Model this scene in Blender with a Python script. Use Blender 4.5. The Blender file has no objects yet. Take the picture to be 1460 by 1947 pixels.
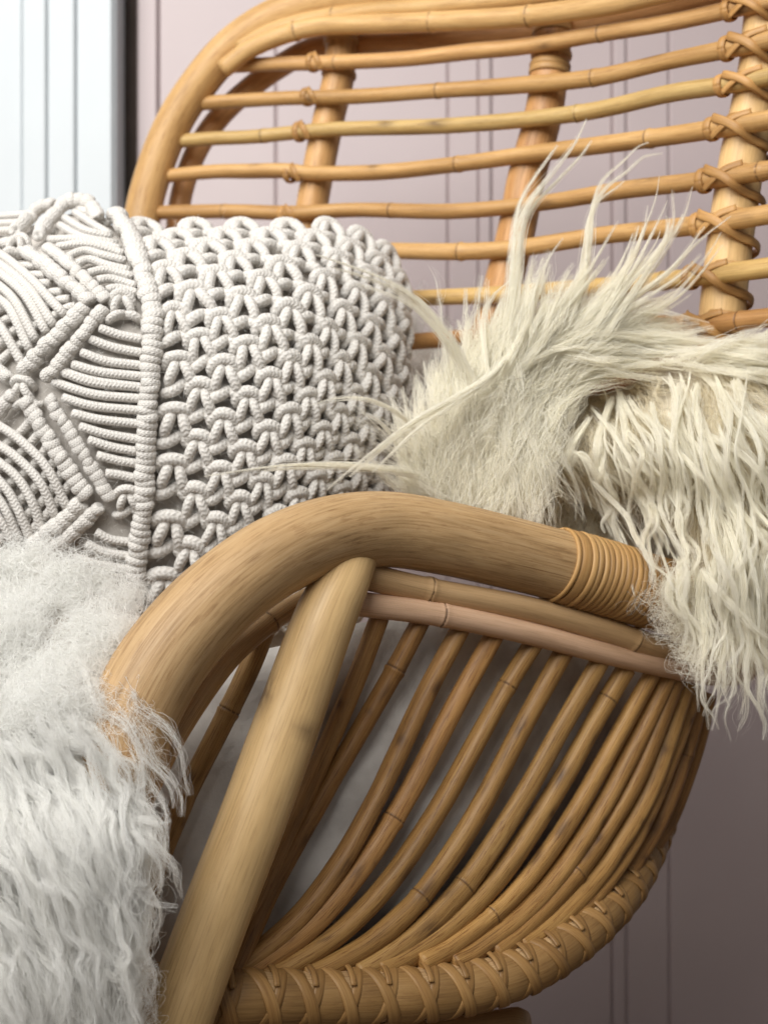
import bpy, math, random
import numpy as np
from mathutils import Vector, Matrix

rng = np.random.default_rng(11)
random.seed(11)
sc = bpy.context.scene
col = sc.collection

# ------------------------------------------------------------------ camera
F = 2400.0            # focal length in photo pixels (photo 1460 x 1947)
CX, CY, CZ = 730.0, 973.5, 0.62
cam = bpy.data.cameras.new('camera')
cam.sensor_width = 36.0
cam.lens = F / 1947.0 * 36.0
cam.clip_start = 0.02
cam.clip_end = 50
cam.dof.use_dof = True
cam.dof.focus_distance = 0.575
cam.dof.aperture_fstop = 11.0
cam_o = bpy.data.objects.new('camera', cam)
cam_o.location = (0, 0, CZ)
cam_o.rotation_euler = (math.radians(90), 0, 0)
col.objects.link(cam_o)
sc.camera = cam_o

# ------------------------------------------------------------------ light
w = bpy.data.worlds.new('World')
sc.world = w
w.use_nodes = True
bg = w.node_tree.nodes['Background']
bg.inputs[0].default_value = (1.0, 0.97, 0.94, 1)
bg.inputs[1].default_value = 0.15

def area(name, loc, target, sx, sy, power, color, spread=180):
    l = bpy.data.lights.new(name, 'AREA')
    l.shape = 'RECTANGLE'
    l.size, l.size_y = sx, sy
    l.energy = power
    l.color = color
    l.spread = math.radians(spread)
    o = bpy.data.objects.new(name, l)
    o.location = loc
    d = Vector(target) - Vector(loc)
    o.rotation_euler = d.to_track_quat('-Z', 'Y').to_euler()
    col.objects.link(o)
    return o

area('window_light', (-0.50, -0.06, 1.54), (0.02, 1.05, 0.90), 1.3, 1.1, 19.5, (1.0, 0.985, 0.955), 130)

sc.view_settings.view_transform = 'Standard'
sc.view_settings.look = 'None'
sc.view_settings.exposure = 0.0
sc.view_settings.gamma = 1.0
sc.cycles.max_bounces = 9
sc.cycles.diffuse_bounces = 8
sc.cycles.transmission_bounces = 8
sc.cycles.use_denoising = True
sc.cycles.use_adaptive_sampling = True
sc.cycles.adaptive_threshold = 0.03
try:
    sc.cycles_curves.shape = 'RIBBONS'
except Exception:
    pass

# ------------------------------------------------------------------ helpers
def at(px, py, d):
    return np.array([(px - CX) / F * d, d, CZ + (CY - py) / F * d])

def atv(p):
    p = np.asarray(p, float)
    d = p[:, 2]
    return np.stack([(p[:, 0] - CX) / F * d, d, CZ + (CY - p[:, 1]) / F * d], 1)

def spline(P, n=None, step=None):
    """Catmull-Rom through the rows of P (any width), evenly resampled."""
    P = np.asarray(P, float)
    if len(P) == 2:
        t = np.linspace(0, 1, 20)[:, None]
        C = P[0] * (1 - t) + P[1] * t
    else:
        Q = np.vstack([2 * P[0] - P[1], P, 2 * P[-1] - P[-2]])
        out = []
        for i in range(len(P) - 1):
            a, b, c, d = Q[i:i + 4]
            t = np.linspace(0, 1, 16, endpoint=False)[:, None]
            out.append(0.5 * ((2 * b) + (-a + c) * t + (2 * a - 5 * b + 4 * c - d) * t ** 2 + (-a + 3 * b - 3 * c + d) * t ** 3))
        out.append(P[-1:])
        C = np.vstack(out)
    k = min(3, C.shape[1])
    s = np.concatenate([[0], np.cumsum(np.linalg.norm(np.diff(C[:, :k], axis=0), axis=1))])
    if n is None:
        n = max(4, int(s[-1] / step) + 1)
    u = np.linspace(0, s[-1], n)
    return np.stack([np.interp(u, s, C[:, j]) for j in range(C.shape[1])], 1)

def frames(P):
    T = np.gradient(P, axis=0)
    T /= np.linalg.norm(T, axis=1)[:, None] + 1e-12
    N = np.zeros_like(P)
    a = np.array([0, -1.0, 0.1])
    n = a - T[0] * a.dot(T[0])
    n /= np.linalg.norm(n)
    N[0] = n
    for i in range(1, len(P)):
        n = n - T[i] * n.dot(T[i])
        n /= np.linalg.norm(n)
        N[i] = n
    return T, N, np.cross(T, N)

def mesh_obj(name, V, Fc, mat, parent=None, uv=None, mark=None, smooth=True):
    me = bpy.data.meshes.new(name)
    me.from_pydata([tuple(v) for v in V], [], Fc)
    if uv is not None:
        lay = me.uv_layers.new(name='UVMap')
        lay.data.foreach_set('uv', np.asarray(uv, dtype=np.float32).ravel())
    if mark is not None:
        at_ = me.attributes.new('mark', 'FLOAT', 'POINT')
        at_.data.foreach_set('value', np.asarray(mark, dtype=np.float32))
    if smooth:
        me.polygons.foreach_set('use_smooth', np.ones(len(me.polygons), dtype=bool))
    me.materials.append(mat)
    me.update()
    return link(name, me, parent)

def link(name, data, parent=None):
    o = bpy.data.objects.new(name, data)
    col.objects.link(o)
    if parent is not None:
        set_parent(o, parent)
    return o

def set_parent(o, parent):
    o.parent = parent
    M = Matrix.Identity(4)
    p = parent
    while p is not None:
        M = Matrix.Translation(p.location) @ M if p.type == 'EMPTY' else M
        p = p.parent
    o.matrix_parent_inverse = M.inverted()

def empty(name, loc, label, cat, group=None):
    o = bpy.data.objects.new(name, None)
    o.empty_display_size = 0.05
    o.location = loc
    col.objects.link(o)
    o['label'] = label
    o['category'] = cat
    if group:
        o['group'] = group
    return o

def tube_data(P, R, seg=16, squash=1.0, cap=True, wob=0.0, u0=None):
    """P nx3, R scalar or n. returns V, faces, uvs per loop."""
    n = len(P)
    R = np.broadcast_to(np.asarray(R, float), (n,)).copy()
    T, N, B = frames(P)
    s = np.concatenate([[0], np.cumsum(np.linalg.norm(np.diff(P, axis=0), axis=1))])
    if u0 is None:
        u0 = random.random() * 5
    th = np.linspace(0, 2 * math.pi, seg, endpoint=False)
    rr = R[:, None] * (1 + wob * (np.sin(3 * th + 7 * u0)[None, :] * 0.5 + np.sin(2 * th + 3 * u0)[None, :]))
    V = P[:, None, :] + rr[:, :, None] * (np.cos(th)[None, :, None] * N[:, None, :] * squash + np.sin(th)[None, :, None] * B[:, None, :])
    V = V.reshape(-1, 3)
    Fc, UV = [], []
    for i in range(n - 1):
        for j in range(seg):
            k = (j + 1) % seg
            Fc.append((i * seg + j, i * seg + k, (i + 1) * seg + k, (i + 1) * seg + j))
            a, b = j / seg, (j + 1) / seg
            UV += [(s[i] + u0, a), (s[i] + u0, b), (s[i + 1] + u0, b), (s[i + 1] + u0, a)]
    if cap:
        V = np.vstack([V, P[0] - T[0] * R[0] * 0.12, P[-1] + T[-1] * R[-1] * 0.12])
        a0, a1 = n * seg, n * seg + 1
        for j in range(seg):
            k = (j + 1) % seg
            Fc.append((a0, k, j)); UV += [(u0, .5), (u0, (j + 1) / seg), (u0, j / seg)]
            q = (n - 1) * seg
            Fc.append((a1, q + j, q + k)); UV += [(s[-1] + u0, .5), (s[-1] + u0, j / seg), (s[-1] + u0, (j + 1) / seg)]
    return V, Fc, UV

class MB:
    """collects tubes into one mesh"""
    def __init__(self):
        self.V, self.F, self.U, self.M, self.n = [], [], [], [], 0

    def add(self, V, Fc, UV, mark=None):
        self.V.append(np.asarray(V)); self.F += [tuple(i + self.n for i in f) for f in Fc]
        self.U += list(UV); self.n += len(V)
        self.M.append(np.zeros(len(V)) if mark is None else mark)

    def build(self, name, mat, parent=None):
        return mesh_obj(name, np.vstack(self.V), self.F, mat, parent, self.U, np.concatenate(self.M))

def ribbon_data(P, Nrm, width, thick):
    """flat strip along P, lying with its face along Nrm"""
    n = len(P)
    T = np.gradient(P, axis=0); T /= np.linalg.norm(T, axis=1)[:, None] + 1e-12
    S = np.cross(T, Nrm); S /= np.linalg.norm(S, axis=1)[:, None] + 1e-12
    Nn = np.cross(S, T)
    wd = np.broadcast_to(np.asarray(width, float), (n,))[:, None]
    prof = [(-.5, 0.0), (-.44, .6), (-.2, 1.0), (.2, 1.0), (.44, .6), (.5, 0.0), (.4, -.5), (-.4, -.5)]
    V = np.stack([P + S * wd * a + Nn * thick * b for a, b in prof], 1).reshape(-1, 3)
    m = len(prof)
    s = np.concatenate([[0], np.cumsum(np.linalg.norm(np.diff(P, axis=0), axis=1))]) + random.random() * 3
    Fc, UV = [], []
    for i in range(n - 1):
        for j in range(m):
            k = (j + 1) % m
            Fc.append((i * m + j, i * m + k, (i + 1) * m + k, (i + 1) * m + j))
            UV += [(s[i], j / m * .3), (s[i], (j + 1) / m * .3), (s[i + 1], (j + 1) / m * .3), (s[i + 1], j / m * .3)]
    Fc.append(tuple(range(m))[::-1]); UV += [(s[0], 0)] * m
    Fc.append(tuple((n - 1) * m + j for j in range(m))); UV += [(s[-1], 0)] * m
    return V, Fc, UV

# ------------------------------------------------------------------ materials
def new_mat(name):
    m = bpy.data.materials.new(name)
    m.use_nodes = True
    nt = m.node_tree
    b = nt.nodes['Principled BSDF']
    return m, nt, b

def N(nt, t, **kw):
    n = nt.nodes.new(t)
    for k, v in kw.items():
        setattr(n, k, v)
    return n

def ramp(nt, stops, fac):
    r = N(nt, 'ShaderNodeValToRGB')
    el = r.color_ramp.elements
    el[0].position, el[0].color = stops[0][0], (*stops[0][1], 1)
    el[1].position, el[1].color = stops[-1][0], (*stops[-1][1], 1)
    for p, c in stops[1:-1]:
        e = el.new(p); e.color = (*c, 1)
    nt.links.new(fac, r.inputs[0])
    return r.outputs[0]

def mix(nt, a, b, fac, mode='MIX'):
    m = N(nt, 'ShaderNodeMix', data_type='RGBA', blend_type=mode)
    for sock, v in ((m.inputs[0], fac), (m.inputs[6], a), (m.inputs[7], b)):
        if hasattr(v, 'is_output') or isinstance(v, bpy.types.NodeSocket):
            nt.links.new(v, sock)
        else:
            sock.default_value = v if not isinstance(v, tuple) else (*v, 1)
    return m.outputs[2]

def rattan_mat(name, lo, mid, hi, rough=0.38, fleck=0.5, coat=0.1, streak=1.0):
    m, nt, b = new_mat(name)
    L = nt.links.new
    uv = N(nt, 'ShaderNodeUVMap'); uv.uv_map = 'UVMap'
    oi = N(nt, 'ShaderNodeObjectInfo')
    # seamless round coordinate: (u*k, cos, sin)
    sep = N(nt, 'ShaderNodeSeparateXYZ'); L(uv.outputs[0], sep.inputs[0])

    def mth(op, a, bb=None):
        n = N(nt, 'ShaderNodeMath', operation=op)
        for i, v in enumerate((a, bb)):
            if v is None: continue
            if isinstance(v, (int, float)): n.inputs[i].default_value = v
            else: L(v, n.inputs[i])
        return n.outputs[0]
    ang = mth('MULTIPLY', sep.outputs[1], 2 * math.pi)
    cs, sn = mth('COSINE', ang), mth('SINE', ang)
    rnd = mth('MULTIPLY', oi.outputs['Random'], 37.0)

    def coords(ku, kv):
        c = N(nt, 'ShaderNodeCombineXYZ')
        L(mth('ADD', mth('MULTIPLY', sep.outputs[0], ku), rnd), c.inputs[0])
        L(mth('MULTIPLY', cs, kv), c.inputs[1]); L(mth('MULTIPLY', sn, kv), c.inputs[2])
        return c.outputs[0]

    def noise(ku, kv, scale, detail=4, rough_=.6):
        n = N(nt, 'ShaderNodeTexNoise'); n.inputs['Scale'].default_value = scale
        n.inputs['Detail'].default_value = detail; n.inputs['Roughness'].default_value = rough_
        L(coords(ku, kv), n.inputs['Vector'])
        return n.outputs[0]
    fine = noise(14, 6, 2.2, 6, .7)        # long grain
    broad = noise(9, .6, 1.6, 3)           # blotches
    fle = noise(40, 5, 2.0, 3, .6)         # dark flecks
    c0 = ramp(nt, [(.36, tuple(x * .78 for x in lo)), (.47, mid), (.62, hi)], fine)
    c1 = ramp(nt, [(.34, tuple(x * .72 for x in lo)), (.5, mid), (.66, hi)], broad)
    c = mix(nt, c0, c1, .45)
    c = mix(nt, c, ramp(nt, [(.0, (1, 1, 1)), (.56, (1, 1, 1)), (.64, (.42, .27, .16)), (1, (.25, .14, .08))], fle), fleck * .8, 'MULTIPLY')
    msk = ramp(nt, [(.42, (.25,) * 3), (.60, (1,) * 3)], noise(7, .5, 1.0, 2))
    gr = ramp(nt, [(.0, (.40, .30, .24)), (.38, (.55, .45, .37)), (.46, (1, 1, 1)), (1, (1, 1, 1))], noise(3.5, 9, 3.0, 5, .75))
    stf = N(nt, 'ShaderNodeMath', operation='MULTIPLY'); L(msk, stf.inputs[0]); stf.inputs[1].default_value = streak
    c = mix(nt, c, gr, stf.outputs[0], 'MULTIPLY')
    # object tint
    c = mix(nt, c, oi.outputs['Color'], 1.0, 'MULTIPLY')
    # per piece brightness
    c = mix(nt, c, ramp(nt, [(0, (.82, .78, .72)), (1, (1.12, 1.1, 1.08))], oi.outputs['Random']), .8, 'MULTIPLY')
    mk = N(nt, 'ShaderNodeAttribute'); mk.attribute_name = 'mark'
    mkn = N(nt, 'ShaderNodeMath', operation='MULTIPLY'); L(mk.outputs['Fac'], mkn.inputs[0]); L(ramp(nt, [(.35, (.15,) * 3), (.5, (1,) * 3)], noise(30, 1.2, 2.0, 2)), mkn.inputs[1])
    c = mix(nt, c, (.075, .035, .015), mkn.outputs[0])
    L(c, b.inputs['Base Color'])
    L(ramp(nt, [(.3, (rough + .17,) * 3), (.7, (rough - .05,) * 3)], fine), b.inputs['Roughness'])
    b.inputs['Coat Weight'].default_value = coat
    b.inputs['Coat Roughness'].default_value = 0.32
    b.inputs['Specular IOR Level'].default_value = 0.4
    bp = N(nt, 'ShaderNodeBump'); bp.inputs['Strength'].default_value = 0.22; bp.inputs['Distance'].default_value = 0.0006
    L(fine, bp.inputs['Height']); L(bp.outputs[0], b.inputs['Normal'])
    return m

M_RAIL = rattan_mat('rattan_pole', (0.387, 0.239, 0.108), (0.504, 0.329, 0.162), (0.612, 0.432, 0.243), .50, .35, .08, 1.0)
M_STRUT = rattan_mat('rattan_pole_pale', (.55, .36, .16), (.63, .43, .205), (.69, .49, .25), .46, .15, .12, .4)
M_STICK = rattan_mat('rattan_stick', (0.232, 0.129, 0.045), (0.353, 0.206, 0.073), (0.464, 0.301, 0.125), .50, .9, .08, .9)
M_BACK = rattan_mat('rattan_back', (0.405, 0.234, 0.090), (0.522, 0.329, 0.144), (0.612, 0.423, 0.211), .46, .4, .12, .5)
M_PEEL = rattan_mat('rattan_peel', (0.299, 0.163, 0.060), (0.387, 0.229, 0.086), (0.475, 0.304, 0.132), .48, .3, .1, .6)

def simple_noise_mat(name, c1, c2, scale, rough, bump=0.0, bscale=None, detail=5, sheen=0.0):
    m, nt, b = new_mat(name)
    L = nt.links.new
    tc = N(nt, 'ShaderNodeTexCoord')
    n = N(nt, 'ShaderNodeTexNoise'); n.inputs['Scale'].default_value = scale; n.inputs['Detail'].default_value = detail
    L(tc.outputs['Object'], n.inputs['Vector'])
    L(ramp(nt, [(.35, c1), (.65, c2)], n.outputs[0]), b.inputs['Base Color'])
    b.inputs['Roughness'].default_value = rough
    b.inputs['Sheen Weight'].default_value = sheen
    if bump:
        n2 = N(nt, 'ShaderNodeTexNoise'); n2.inputs['Scale'].default_value = bscale or scale * 5; n2.inputs['Detail'].default_value = 4
        L(tc.outputs['Object'], n2.inputs['Vector'])
        bp = N(nt, 'ShaderNodeBump'); bp.inputs['Strength'].default_value = bump; bp.inputs['Distance'].default_value = 0.001
        L(n2.outputs[0], bp.inputs['Height']); L(bp.outputs[0], b.inputs['Normal'])
    return m

def cord_mat():
    m, nt, b = new_mat('cotton_cord')
    L = nt.links.new
    uv = N(nt, 'ShaderNodeUVMap'); uv.uv_map = 'UVMap'
    sep = N(nt, 'ShaderNodeSeparateXYZ'); L(uv.outputs[0], sep.inputs[0])

    def mth(op, a, bb=None):
        n = N(nt, 'ShaderNodeMath', operation=op)
        for i, v in enumerate((a, bb)):
            if v is None: continue
            if isinstance(v, (int, float)): n.inputs[i].default_value = v
            else: L(v, n.inputs[i])
        return n.outputs[0]
    # braided chevrons: two opposed helices
    a = mth('MULTIPLY', sep.outputs[0], 2 * math.pi / 0.0021)
    tri = mth('PINGPONG', mth('MULTIPLY', sep.outputs[1], 8.0), 1.0)
    wv = mth('SINE', mth('ADD', a, mth('MULTIPLY', tri, 3.6)))
    edge = mth('ABSOLUTE', mth('SUBTRACT', tri, .5))
    h = mth('SUBTRACT', mth('MULTIPLY', wv, .5), mth('MULTIPLY', edge, 1.0))
    tc = N(nt, 'ShaderNodeTexCoord')
    n = N(nt, 'ShaderNodeTexNoise'); n.inputs['Scale'].default_value = 900; n.inputs['Detail'].default_value = 3
    L(tc.outputs['Object'], n.inputs['Vector'])
    hh = mth('ADD', h, mth('MULTIPLY', n.outputs[0], 1.6))
    c = ramp(nt, [(.05, (.485, .455, .415)), (.5, (.61, .58, .54)), (.9, (.68, .655, .62))], mth('MULTIPLY', mth('ADD', hh, .8), .5))
    L(c, b.inputs['Base Color'])
    b.inputs['Roughness'].default_value = .85
    b.inputs['Specular IOR Level'].default_value = .15
    b.inputs['Sheen Weight'].default_value = .15
    bp = N(nt, 'ShaderNodeBump'); bp.inputs['Strength'].default_value = .5; bp.inputs['Distance'].default_value = .0006
    L(hh, bp.inputs['Height']); L(bp.outputs[0], b.inputs['Normal'])
    return m

M_CORD = cord_mat()
M_LINEN = simple_noise_mat('linen_cover', (.46, .425, .385), (.55, .515, .475), 300, .9, .4, 1500)
M_SUEDE = simple_noise_mat('suede', (.44, .41, .38), (.70, .67, .63), 30, .95, .5, 220, 7, .3)
M_HIDE = simple_noise_mat('shaded_undercoat', (.50, .44, .33), (.70, .64, .52), 90, 1.0, .6, 400)  # darker beige: shade between the locks is put into this colour
M_HIDE2 = simple_noise_mat('grey_wool_undercoat', (.44, .39, .34), (.62, .57, .52), 90, 1.0, .6, 400)
M_WALL = simple_noise_mat('painted_boards', (0.480, 0.396, 0.400), (0.504, 0.420, 0.420), 6, .42, .08, 60)
M_DOOR = simple_noise_mat('white_paint', (0.554, 0.596, 0.622), (0.596, 0.638, 0.664), 5, .4, .05, 60)
M_GAP = simple_noise_mat('gap_shade', (.10, .075, .06), (.13, .095, .08), 20, .8)  # dark brown; the shade inside the door gap is put into its colour
M_FLOOR = simple_noise_mat('floor_boards', (.13, .085, .05), (.19, .12, .07), 9, .5)

def wool_mat(name, c1, c2, trans=.35):
    m, nt, b = new_mat(name)
    L = nt.links.new
    nt.nodes.remove(b)
    out = [n for n in nt.nodes if n.type == 'OUTPUT_MATERIAL'][0]
    hi = N(nt, 'ShaderNodeHairInfo')
    c = ramp(nt, [(0, c1), (1, c2)], hi.outputs['Random'])
    d = N(nt, 'ShaderNodeBsdfDiffuse'); t = N(nt, 'ShaderNodeBsdfTranslucent')
    g = N(nt, 'ShaderNodeBsdfHair'); g.component = 'Reflection'
    g.inputs['RoughnessU'].default_value = .35; g.inputs['RoughnessV'].default_value = .8
    L(c, d.inputs[0]); L(c, t.inputs[0])
    g.inputs[0].default_value = (.9, .9, .88, 1)
    m1 = N(nt, 'ShaderNodeMixShader'); m1.inputs[0].default_value = trans
    L(d.outputs[0], m1.inputs[1]); L(t.outputs[0], m1.inputs[2])
    m2 = N(nt, 'ShaderNodeMixShader'); m2.inputs[0].default_value = .07
    L(m1.outputs[0], m2.inputs[1]); L(g.outputs[0], m2.inputs[2])
    L(m2.outputs[0], out.inputs[0])
    return m

M_WOOL = wool_mat('cream_wool', (.95, .915, .80), (.99, .97, .895), .5)
M_WOOL3 = wool_mat('shaded_yellow_underwool', (.78, .70, .52), (.93, .88, .74), .45)  # yellowish wool, its colour also darkened for the shade under the locks
M_WOOL2 = wool_mat('grey_white_wool', (.93, .92, .89), (.985, .985, .97), .5)

# ------------------------------------------------------------------ setting: wall, door, floor
WD = 1.30

def box(name, x0, x1, y0, y1, z0, z1, mat, parent=None, bev=0.002):
    b = bev
    # bevelled front edges (front = low y)
    V = [(x0, y1, z0), (x1, y1, z0), (x1, y1, z1), (x0, y1, z1),
         (x0, y0 + b, z0), (x1, y0 + b, z0), (x1, y0 + b, z1), (x0, y0 + b, z1),
         (x0 + b, y0, z0), (x1 - b, y0, z0), (x1 - b, y0, z1), (x0 + b, y0, z1)]
    Fc = [(3, 2, 1, 0), (0, 1, 5, 4), (1, 2, 6, 5), (2, 3, 7, 6), (3, 0, 4, 7),
          (4, 5, 9, 8), (5, 6, 10, 9), (6, 7, 11, 10), (7, 4, 8, 11), (8, 9, 10, 11)]
    return mesh_obj(name, V, Fc, mat, parent, smooth=False)

def wx(px, d=WD):
    return (px - CX) / F * d

Z0, Z1 = 0.0, 1.75
wall = box('wall', wx(262), wx(2300), WD + .004, WD + .05, Z0, Z1, M_WALL)
wall['kind'] = 'structure'
edges = [(262, 301, -.006), (302.4, 524.5, 0), (525.5, 851.5, 0), (852, 909.5, -.003), (910, 933.5, -.005), (934, 1164, 0), (1164.5, 1189, -.006),
         (1189.5, 1270.9, -.002), (1271.8, 1600, 0), (1604, 1930, 0), (1934, 1960, -.01), (1964, 2300, 0)]
for a, b_, dy in edges:
    o = box('board', wx(a), wx(b_), WD + dy * .6, WD + .005, Z0, Z1, M_WALL, wall, .0022)
for a, b_, dy in [(1205, 1216, -.010), (1222, 1236, -.016), (1242, 1250, -.010)]:
    pass
door = box('door', wx(-1500), wx(238), WD - .045, WD + .0, Z0, Z1, M_DOOR, None, .004)
door['kind'] = 'structure'
for a, b_, dy in [(-700, -320, -.048), (-318, 69.5, -.0495), (70, 114.5, -.0525), (115, 166, -.0505), (166.5, 233, -.0475)]:
    box('door_board', wx(a), wx(b_), WD + dy, WD - .0449, Z0, Z1, M_DOOR, door, .0018)
box('door_gap_shade', wx(190), wx(300), WD + .055, WD + .075, Z0, Z1, M_GAP, door)  # dark backing added behind the door gap to stand for its shade
fl = mesh_obj('floor', [(-1.4, -.7, 0), (1.4, -.7, 0), (1.4, 1.4, 0), (-1.4, 1.4, 0)], [(0, 1, 2, 3)], M_FLOOR, smooth=False)
fl['kind'] = 'structure'

# ------------------------------------------------------------------ rattan chair
chair = empty('rattan_chair', (0.05, 0.70, 0.0), 'honey coloured rattan chair with curved spindle arm and slatted back', 'chair')

def pole(name, pts, radius, mat, nodes=(), seg=20, step=.004, tint=None, parent=None, squash=1.0, wob=.02, cap=True, tail=None, scars=0):
    """pts: rows (px, py, depth [, radius scale]); nodes: pixel points of growth rings"""
    pts = np.asarray([tuple(q) + (1.0,) * (4 - len(q)) for q in pts], float)
    rs = pts[:, 3] if pts.shape[1] > 3 else np.ones(len(pts))
    W = atv(pts)
    if tail is not None:
        W = np.vstack([W, np.asarray(tail, float)])
        rs = np.concatenate([rs, np.ones(len(tail))])
    Q = spline(np.column_stack([W, rs]), step=step)
    P, rr = Q[:, :3], Q[:, 3] * radius
    mark = np.zeros(len(P))
    if len(nodes):
        proj = np.stack([P[:, 0] / P[:, 1] * F + CX, CY - (P[:, 2] - CZ) / P[:, 1] * F], 1)
        s = np.concatenate([[0], np.cumsum(np.linalg.norm(np.diff(P, axis=0), axis=1))])
        extra = []
        for nd in nodes:
            i = np.argmin(((proj - np.array(nd)) ** 2).sum(1))
            extra += [s[i] + e for e in (-.0030, -.0014, -.0008, -.0002, .0002, .0008, .0014, .0030)]
        s2 = np.unique(np.clip(np.concatenate([s, extra]), 0, s[-1]))
        P = np.stack([np.interp(s2, s, P[:, j]) for j in range(3)], 1)
        rr = np.interp(s2, s, rr)
        mark = np.zeros(len(P))
        for nd_i in range(len(nodes)):
            c = (extra[nd_i * 8 + 3] + extra[nd_i * 8 + 4]) / 2
            dd = s2 - c
            sk = random.uniform(-.0008, .0008)
            rr = rr * (1 + random.uniform(.07, .15) * np.exp(-((dd - sk) / .0020) ** 2) - .09 * np.exp(-(dd / .0005) ** 2))
            mark = np.maximum(mark, .85 * np.exp(-(dd / .00055) ** 2))
    V, Fc, UV = tube_data(P, rr, seg, squash, cap, wob)
    mk = np.repeat(mark, seg).reshape(-1, seg)
    th = np.linspace(0, 2 * math.pi, seg, endpoint=False)
    sl = np.concatenate([[0], np.cumsum(np.linalg.norm(np.diff(P, axis=0), axis=1))])
    for _ in range(scars):
        c0, a0, ln = random.uniform(.1, .95) * sl[-1], random.uniform(-1.2, 1.2), random.uniform(.0018, .009)
        mk = np.maximum(mk, random.uniform(.5, .95) * np.exp(-((sl[:, None] - c0) / ln) ** 2) * np.clip(np.cos(th - a0), 0, 1)[None, :] ** 8)
    mk = mk.ravel()
    if cap:
        mk = np.concatenate([mk, [.2, .2]])
    o = mesh_obj(name, V, Fc, mat, parent or chair, UV, mk)
    if tint:
        o.color = (*tint, 1)
    return o, P

# -- arm rail (front post bends into the arm)
rail_pts = [(30, 2250, .52, 1.0), (60, 1850, .514, 1.04), (125, 1640, .515, 1.05), (215, 1475, .519, 1.05), (248, 1370, .525, 1.04), (302, 1268, .533, 1.03), (372, 1180, .544, 1.02),
            (450, 1108, .556), (540, 1050, .572), (640, 1015, .594), (740, 1007, .613), (850, 1024, .628), (950, 1047, .640),
            (1050, 1072, .652), (1150, 1099, .665), (1260, 1132, .680), (1380, 1160, .700), (1480, 1165, .74), (1540, 1130, .80), (1560, 1060, .86)]
rail_o, rail_P = pole('arm_rail', rail_pts, .0186, M_RAIL, seg=36, step=.003, wob=.008, tail=None)
# thin inner rail under the bend, two thin rails below the arm
pole('inner_rail', [(604, 1128, .612), (560, 1152, .603), (505, 1190, .590), (440, 1248, .573), (378, 1330, .556), (322, 1420, .540), (262, 1540, .52), (190, 1700, .51)],
     .0052, M_RAIL, nodes=[(512, 1184)], tint=(1.02, 1.0, .98))
pole('side_rail', [(672, 1090, .606), (720, 1101, .610), (820, 1124, .622), (1000, 1157, .645), (1150, 1198, .668), (1240, 1227, .684), (1350, 1250, .71)],
     .0066, M_STRUT, nodes=[(812, 1132), (1205, 1222)], tint=(.90, .86, .92), wob=.05)
pole('side_rail', [(650, 1143, .604), (690, 1149, .607), (830, 1167, .621), (1000, 1202, .645), (1150, 1241, .670), (1290, 1272, .698), (1370, 1284, .73), (1420, 1275, .79), (1440, 1240, .86)],
     .0060, M_STRUT, nodes=[(836, 1168), (1296, 1272)], tint=(.94, .90, 1.22))
# -- slanted front leg
pole('front_leg', [(676, 1046, .604, .80), (662, 1078, .594, .82), (645, 1116, .583, .88), (612, 1190, .574, .96), (537, 1400, .560), (479, 1560, .549), (417, 1720, .541), (367, 1855, .534), (322, 1980, .528), (270, 2120, .522)],
     .0148, M_STRUT, seg=32, step=.003, wob=.01, scars=4, tail=[at(60, 2800, .50), at(-60, 3300, .488) * np.array([1, 1, 0]) + np.array([0, 0, 0.005])])

# -- rim of the seat
rim_pts = [(140, 1870, .53), (260, 1890, .54), (395, 1900, .552), (480, 1898, .560), (580, 1897, .572), (690, 1894, .585), (800, 1888, .598), (900, 1873, .612),
           (1000, 1838, .630), (1080, 1788, .650), (1140, 1736, .672), (1190, 1676, .70), (1228, 1600, .74), (1252, 1535, .79), (1262, 1480, .85), (1240, 1440, .92), (1150, 1420, .98)]
rim_o, rim_P = pole('seat_rim', rim_pts, .0118, M_RAIL, seg=28, step=.003)
rim_proj_s = None

def depth_on(P, px):
    pr = P[:, 0] / P[:, 1] * F + CX
    i = np.argmin(np.abs(pr - px))
    return P[i, 1]

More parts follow.
